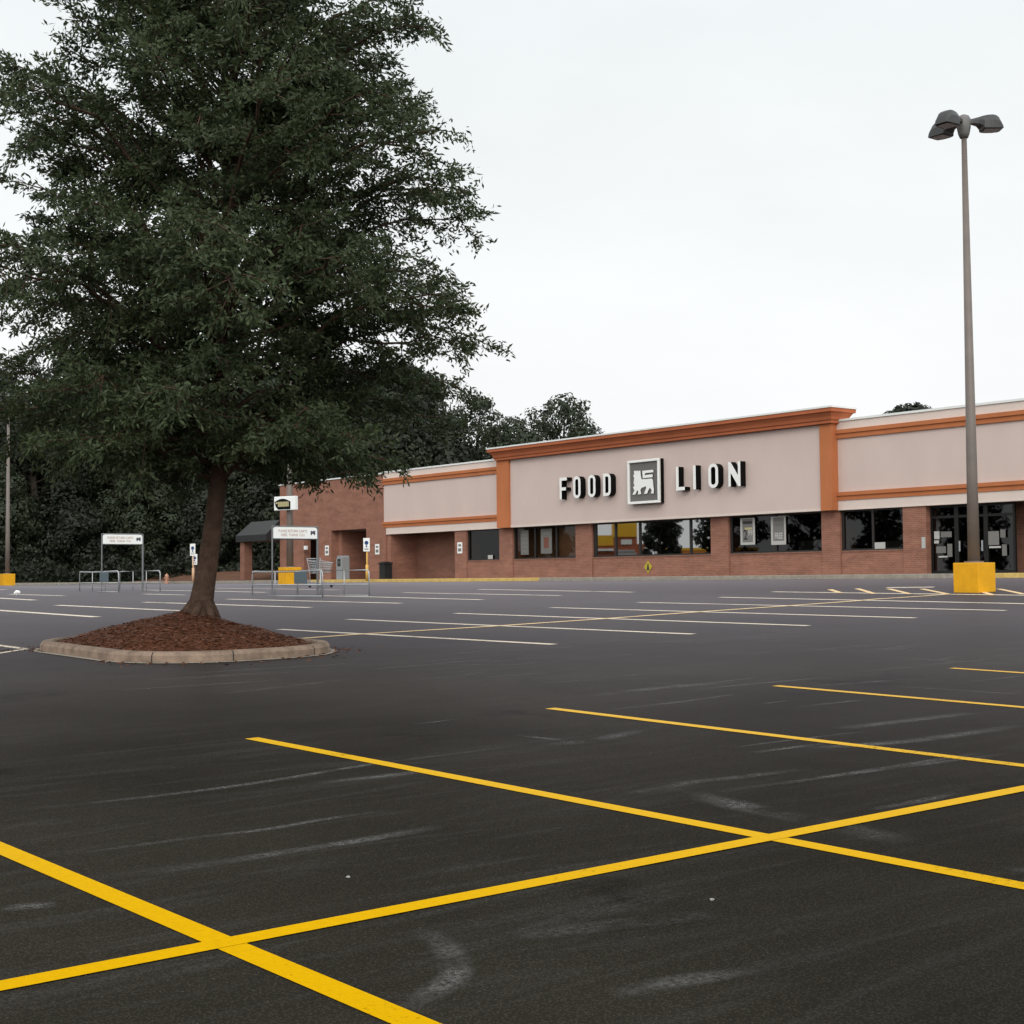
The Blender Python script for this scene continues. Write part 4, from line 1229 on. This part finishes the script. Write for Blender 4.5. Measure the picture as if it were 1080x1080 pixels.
mb = MB(); mb.lathe([(.17, 0), (.17, .06), (.12, .07), (.12, .48), (.15, .49), (.15, .53), (.13, .60), (.08, .67), (.03, .70), (.03, .75)], 14); mb.build('barrel', M['hydrant'], hy, smooth=False)
for a in (0, 90, 180):
    mb = MB(); mb.tube([(.10, 0, .40), (.21, 0, .40)], .06, 10); mb.xform(Matrix.Rotation(R_(a + 180), 4, 'Z')); mb.build('outlet', M['hydrant'], hy)
bn = empty('trash_bin', (-72.75, 47.35, 0), 'black square trash bin at the corner of the brick wing', 'bin')
mb = MB(); mb.box(-.28, .28, -.28, .28, 0, .86); mb.build('body', M['bin'], bn, bevel=.03)
mb = MB(); mb.box(-.31, .31, -.31, .31, .86, .98); mb.box(-.2, .2, -.2, .2, .98, 1.03); mb.build('lid', M['bin'], bn, bevel=.02)
kk = empty('vending_kiosk', (-77.3, 47.2, 0), 'grey kiosk with dark square screen in front of the wing opening', 'kiosk')
mb = MB(); mb.prism([(-.45, 0), (.45, 0), (.45, 1.36), (.36, 1.46), (-.28, 1.46), (-.45, 1.2)], -.35, .35); mb.build('cabinet', M['kiosk'], kk, bevel=.02)
mb = MB(); mb.box(-.22, .24, -.37, -.352, .82, 1.26); mb.build('screen', M['frame'], kk)
mb = MB(); mb.box(-.05, .09, -.385, -.371, .95, 1.13); mb.build('keypad', M['paper_dim'], kk); kk.scale = (.72, .8, 1)
# shopping cart by the wing
ct = empty('shopping_cart', (-44.95, 26.55, gzf(-44.95, 26.55)), 'steel shopping cart standing beyond the right corral', 'cart')
mb = MB()
top = [(-.45, -.28, .95), (.45, -.22, .86), (.45, .22, .86), (-.45, .28, .95)]; bot = [(-.35, -.2, .5), (.38, -.16, .52), (.38, .16, .52), (-.35, .2, .5)]
for i in range(4):
    j = (i + 1) % 4
    for k in range(9):
        t = k / 8
        a = Vector(top[i]).lerp(Vector(top[j]), t); b = Vector(bot[i]).lerp(Vector(bot[j]), t)
        mb.tube([a, b], .006, 5)
    for k in range(6):
        t = k / 5
        mb.tube([Vector(top[i]).lerp(Vector(bot[i]), t), Vector(top[j]).lerp(Vector(bot[j]), t)], .007 if k else .013, 5)
for k in range(7):
    t = k / 6; mb.tube([Vector(bot[0]).lerp(Vector(bot[1]), t), Vector(bot[3]).lerp(Vector(bot[2]), t)], .006, 5)
mb.build('basket', M['steel'], ct)
mb = MB()
for s in (-1, 1):
    mb.tube([(-.5, s * .27, 1.02), (-.36, s * .24, .5), (-.42, s * .22, .2), (.4, s * .2, .16)], .014, 6)
mb.build('frame', M['steel'], ct)
mb = MB(); mb.tube([(-.5, -.3, 1.02), (-.5, .3, 1.02)], .02, 8); mb.build('handle', M['kiosk'], ct)
for sx_, sy_ in ((-.4, .22), (-.4, -.22), (.38, .19), (.38, -.19)):
    mb = MB(); mb.tube([(sx_, sy_ - .02, .065), (sx_, sy_ + .02, .065)], .065, 12); mb.build('wheel', M['bin'], ct)
# litter
def crumple(name, x, y, r, label, m, cat, sq=.6):
    bm = bmesh.new(); bmesh.ops.create_icosphere(bm, subdivisions=2, radius=r)
    for v in bm.verts: v.co *= random.uniform(.75, 1.2); v.co.z *= sq
    me = bpy.data.meshes.new(name); bm.to_mesh(me); bm.free(); me.materials.append(m)
    o = bpy.data.objects.new(name, me); COL.objects.link(o); o.location = (x, y, gzf(x, y) + r * sq * .8)
    return tag(o, label, cat)
crumple('plastic_bag', -45.65, 16.06, .10, 'crumpled white plastic bag lying on the far left asphalt', M['litter'], 'litter', .9)
crumple('pebble', -5.198, 3.192, .009, 'pale pebble on the asphalt between the two near stall lines', M['pebble'], 'pebble')
crumple('pebble', -3.966, 4.038, .009, 'pale pebble on the asphalt below the long yellow cross line', M['pebble'], 'pebble')

# ------------------------------------------------------------------ what the mirrored window sees, across the road to the left
rb = empty('restaurant', (-122.7, -13.9, -1.2), 'yellow and brick restaurant reflected in the mirrored window', 'restaurant', rz=R_(-50 + 180))
# local +x runs towards the photo's left in the reflection, local -y faces the window
mb = MB(); mb.box(-3.4, 3.9, .3, 6, 0, 4.9); mb.box(-2.6, .05, .3, 6, 4.9, 5.7); mb.build('wall', M['rest_red'], rb)
mb = MB(); mb.box(.05, 4.0, .1, 6.1, 4.75, 5.9); mb.build('roof_band', M['rest_yellow'], rb)
mb = MB(); mb.box(-2.6, .05, .1, 6.1, 5.7, 7.3); mb.build('roof_band', M['rest_yellow'], rb)
mb = MB(); mb.box(.05, 3.9, -.1, .3, 4.15, 4.40); mb.build('pale_band', M['sign_white'], rb)
mb = MB(); mb.box(-2.0, -.8, .05, .29, 4.85, 5.4); mb.build('sign', M['sign_white'], rb)
mb = MB(); mb.box(-2.5, -.2, -.5, .28, 3.5, 3.95); mb.box(-2.3, -.4, -.4, .28, 4.02, 4.25); mb.build('pale_band', M['paper'], rb)  # added pale bands standing in for a reflected car front
ob = empty('low_building', (-124, -28.5, -1.2), 'low orange building reflected at the right of the mirrored window', 'building', rz=R_(-50 + 180))
mb = MB(); mb.box(-7, 4.5, 0, 6, 0, 4.3); mb.build('wall', M['rest_orange'], ob)
mb = MB(); mb.box(-7.1, 4.6, -.1, 6.1, 4.3, 4.6); mb.build('roof', M['rest_yellow'], ob)
far_tree('deciduous_tree', -108.7, -7.4, -1.3, 11, 4.6, 'dark tree reflected in the widest pane of the mirrored window', M['leaf_pine'], None, lobes=18, n=5000, seed=80, low=.15)
far_tree('deciduous_tree', -105.0, -12.6, -1.3, 10, 3.2, 'dark tree reflected at the right edge of the mirrored window', M['leaf_pine'], None, lobes=14, n=3500, seed=81, low=.15)

for i, (x, y, h) in enumerate([(-98, -7, 11), (-94, -13.5, 12.5), (-89, -18, 11.5), (-84, -25, 12), (-116, 15, 13), (-112, 5, 12)]):  # unseen trees, placed to keep bright sky out of the dark windows' reflections
    far_tree('deciduous_tree', x, y, -1.4, h, 6.5, 'dark tree placed out of view, faintly reflected in the dark store windows', M['leaf_pine'], 'trees reflected in the dark windows', lobes=14, n=3000, leaf=(.2, .36), seed=90 + i, low=.1)

# ------------------------------------------------------------------ camera
Rv = Vector((.615, .788, -.009)); 
f_, pit, rol, yaw = 1550.318, .0451, -.0094, .6630
fw = Vector((-math.cos(yaw), math.sin(yaw), 0)); up = Vector((0, 0, 1)); rr_ = fw.cross(up)
F = fw * math.cos(pit) + up * math.sin(pit); U = rr_.cross(F)
R1 = rr_ * math.cos(rol) + U * math.sin(rol); U1 = -rr_ * math.sin(rol) + U * math.cos(rol)
cam = bpy.data.cameras.new('camera'); co = bpy.data.objects.new('camera', cam); COL.objects.link(co)
mw = Matrix.Identity(4)
for i in range(3):
    mw[i][0] = R1[i]; mw[i][1] = U1[i]; mw[i][2] = -F[i]
mw[2][3] = ZC
co.matrix_world = mw
cam.sensor_width = 36; cam.lens = f_ / 1080 * 36; cam.clip_end = 3000; cam.clip_start = .05
scene.camera = co

# ------------------------------------------------------------------ light: overcast evening
SUN_EL = R_(32)
sun_dir = Vector((.80, -.60, 0)).normalized() * math.cos(SUN_EL) + Vector((0, 0, math.sin(SUN_EL)))
w = bpy.data.worlds.new('World'); scene.world = w; w.use_nodes = True
nt = w.node_tree; L = nt.links.new
bg = nt.nodes['Background']
sky = N(nt, 'ShaderNodeTexSky', sky_type='NISHITA', sun_disc=False)
sky.sun_elevation = SUN_EL; sky.sun_rotation = math.atan2(sun_dir.x, sun_dir.y)
sky.dust_density = 4; 
sk = N(nt, 'ShaderNodeVectorMath', operation='SCALE'); L(sky.outputs[0], sk.inputs[0]); sk.inputs['Scale'].default_value = .25
tc = N(nt, 'ShaderNodeTexCoord')
dt_ = N(nt, 'ShaderNodeVectorMath', operation='DOT_PRODUCT'); L(tc.outputs['Generated'], dt_.inputs[0]); dt_.inputs[1].default_value = sun_dir
mr = N(nt, 'ShaderNodeMapRange', interpolation_type='SMOOTHSTEP'); L(dt_.outputs['Value'], mr.inputs['Value'])
mr.inputs['From Min'].default_value = -.35; mr.inputs['From Max'].default_value = 1.; mr.inputs['To Min'].default_value = 10.9; mr.inputs['To Max'].default_value = 21.
cl = N(nt, 'ShaderNodeTexNoise', Scale=2.2, Detail=5., Roughness=.55)
mpz = N(nt, 'ShaderNodeMapping'); mpz.inputs['Scale'].default_value = (1, 1, 3); L(tc.outputs['Generated'], mpz.inputs[0]); L(mpz.outputs[0], cl.inputs['Vector'])
cr_ = N(nt, 'ShaderNodeMapRange'); L(cl.outputs['Fac'], cr_.inputs['Value']); cr_.inputs['From Min'].default_value = .3; cr_.inputs['From Max'].default_value = .7; cr_.inputs['To Min'].default_value = .955; cr_.inputs['To Max'].default_value = 1.045
ml = N(nt, 'ShaderNodeMath', operation='MULTIPLY'); L(mr.outputs[0], ml.inputs[0]); L(cr_.outputs[0], ml.inputs[1])
cs_ = N(nt, 'ShaderNodeVectorMath', operation='SCALE'); cs_.inputs[0].default_value = (.985, 1., 1.005); L(ml.outputs[0], cs_.inputs['Scale'])
mxs = N(nt, 'ShaderNodeMixRGB'); mxs.inputs[0].default_value = .90; L(sk.outputs[0], mxs.inputs[1]); L(cs_.outputs[0], mxs.inputs[2])
sz = N(nt, 'ShaderNodeSeparateXYZ'); L(tc.outputs['Generated'], sz.inputs[0])
gr = N(nt, 'ShaderNodeMapRange', interpolation_type='SMOOTHSTEP'); L(sz.outputs['Z'], gr.inputs['Value'])
gr.inputs['From Min'].default_value = .12; gr.inputs['From Max'].default_value = .42
gm = N(nt, 'ShaderNodeMixRGB'); gm.inputs[1].default_value = (1, 1, 1, 1); gm.inputs[2].default_value = (.90, .935, .94, 1); L(gr.outputs[0], gm.inputs[0])
gx_ = N(nt, 'ShaderNodeVectorMath', operation='MULTIPLY'); L(mxs.outputs[0], gx_.inputs[0]); L(gm.outputs[0], gx_.inputs[1])
L(gx_.outputs[0], bg.inputs['Color']); bg.inputs['Strength'].default_value = .1
sl = bpy.data.lights.new('sun', 'SUN'); sl.energy = .9; sl.angle = R_(25); sl.color = (1, .93, .84)
so = bpy.data.objects.new('sun', sl); COL.objects.link(so)
so.rotation_euler = (-sun_dir).to_track_quat('-Z', 'Y').to_euler()

scene.view_settings.view_transform = 'Standard'; scene.view_settings.look = 'None'; scene.view_settings.exposure = 0.; scene.view_settings.gamma = 1
scene.cycles.max_bounces = 8; scene.cycles.transparent_max_bounces = 12
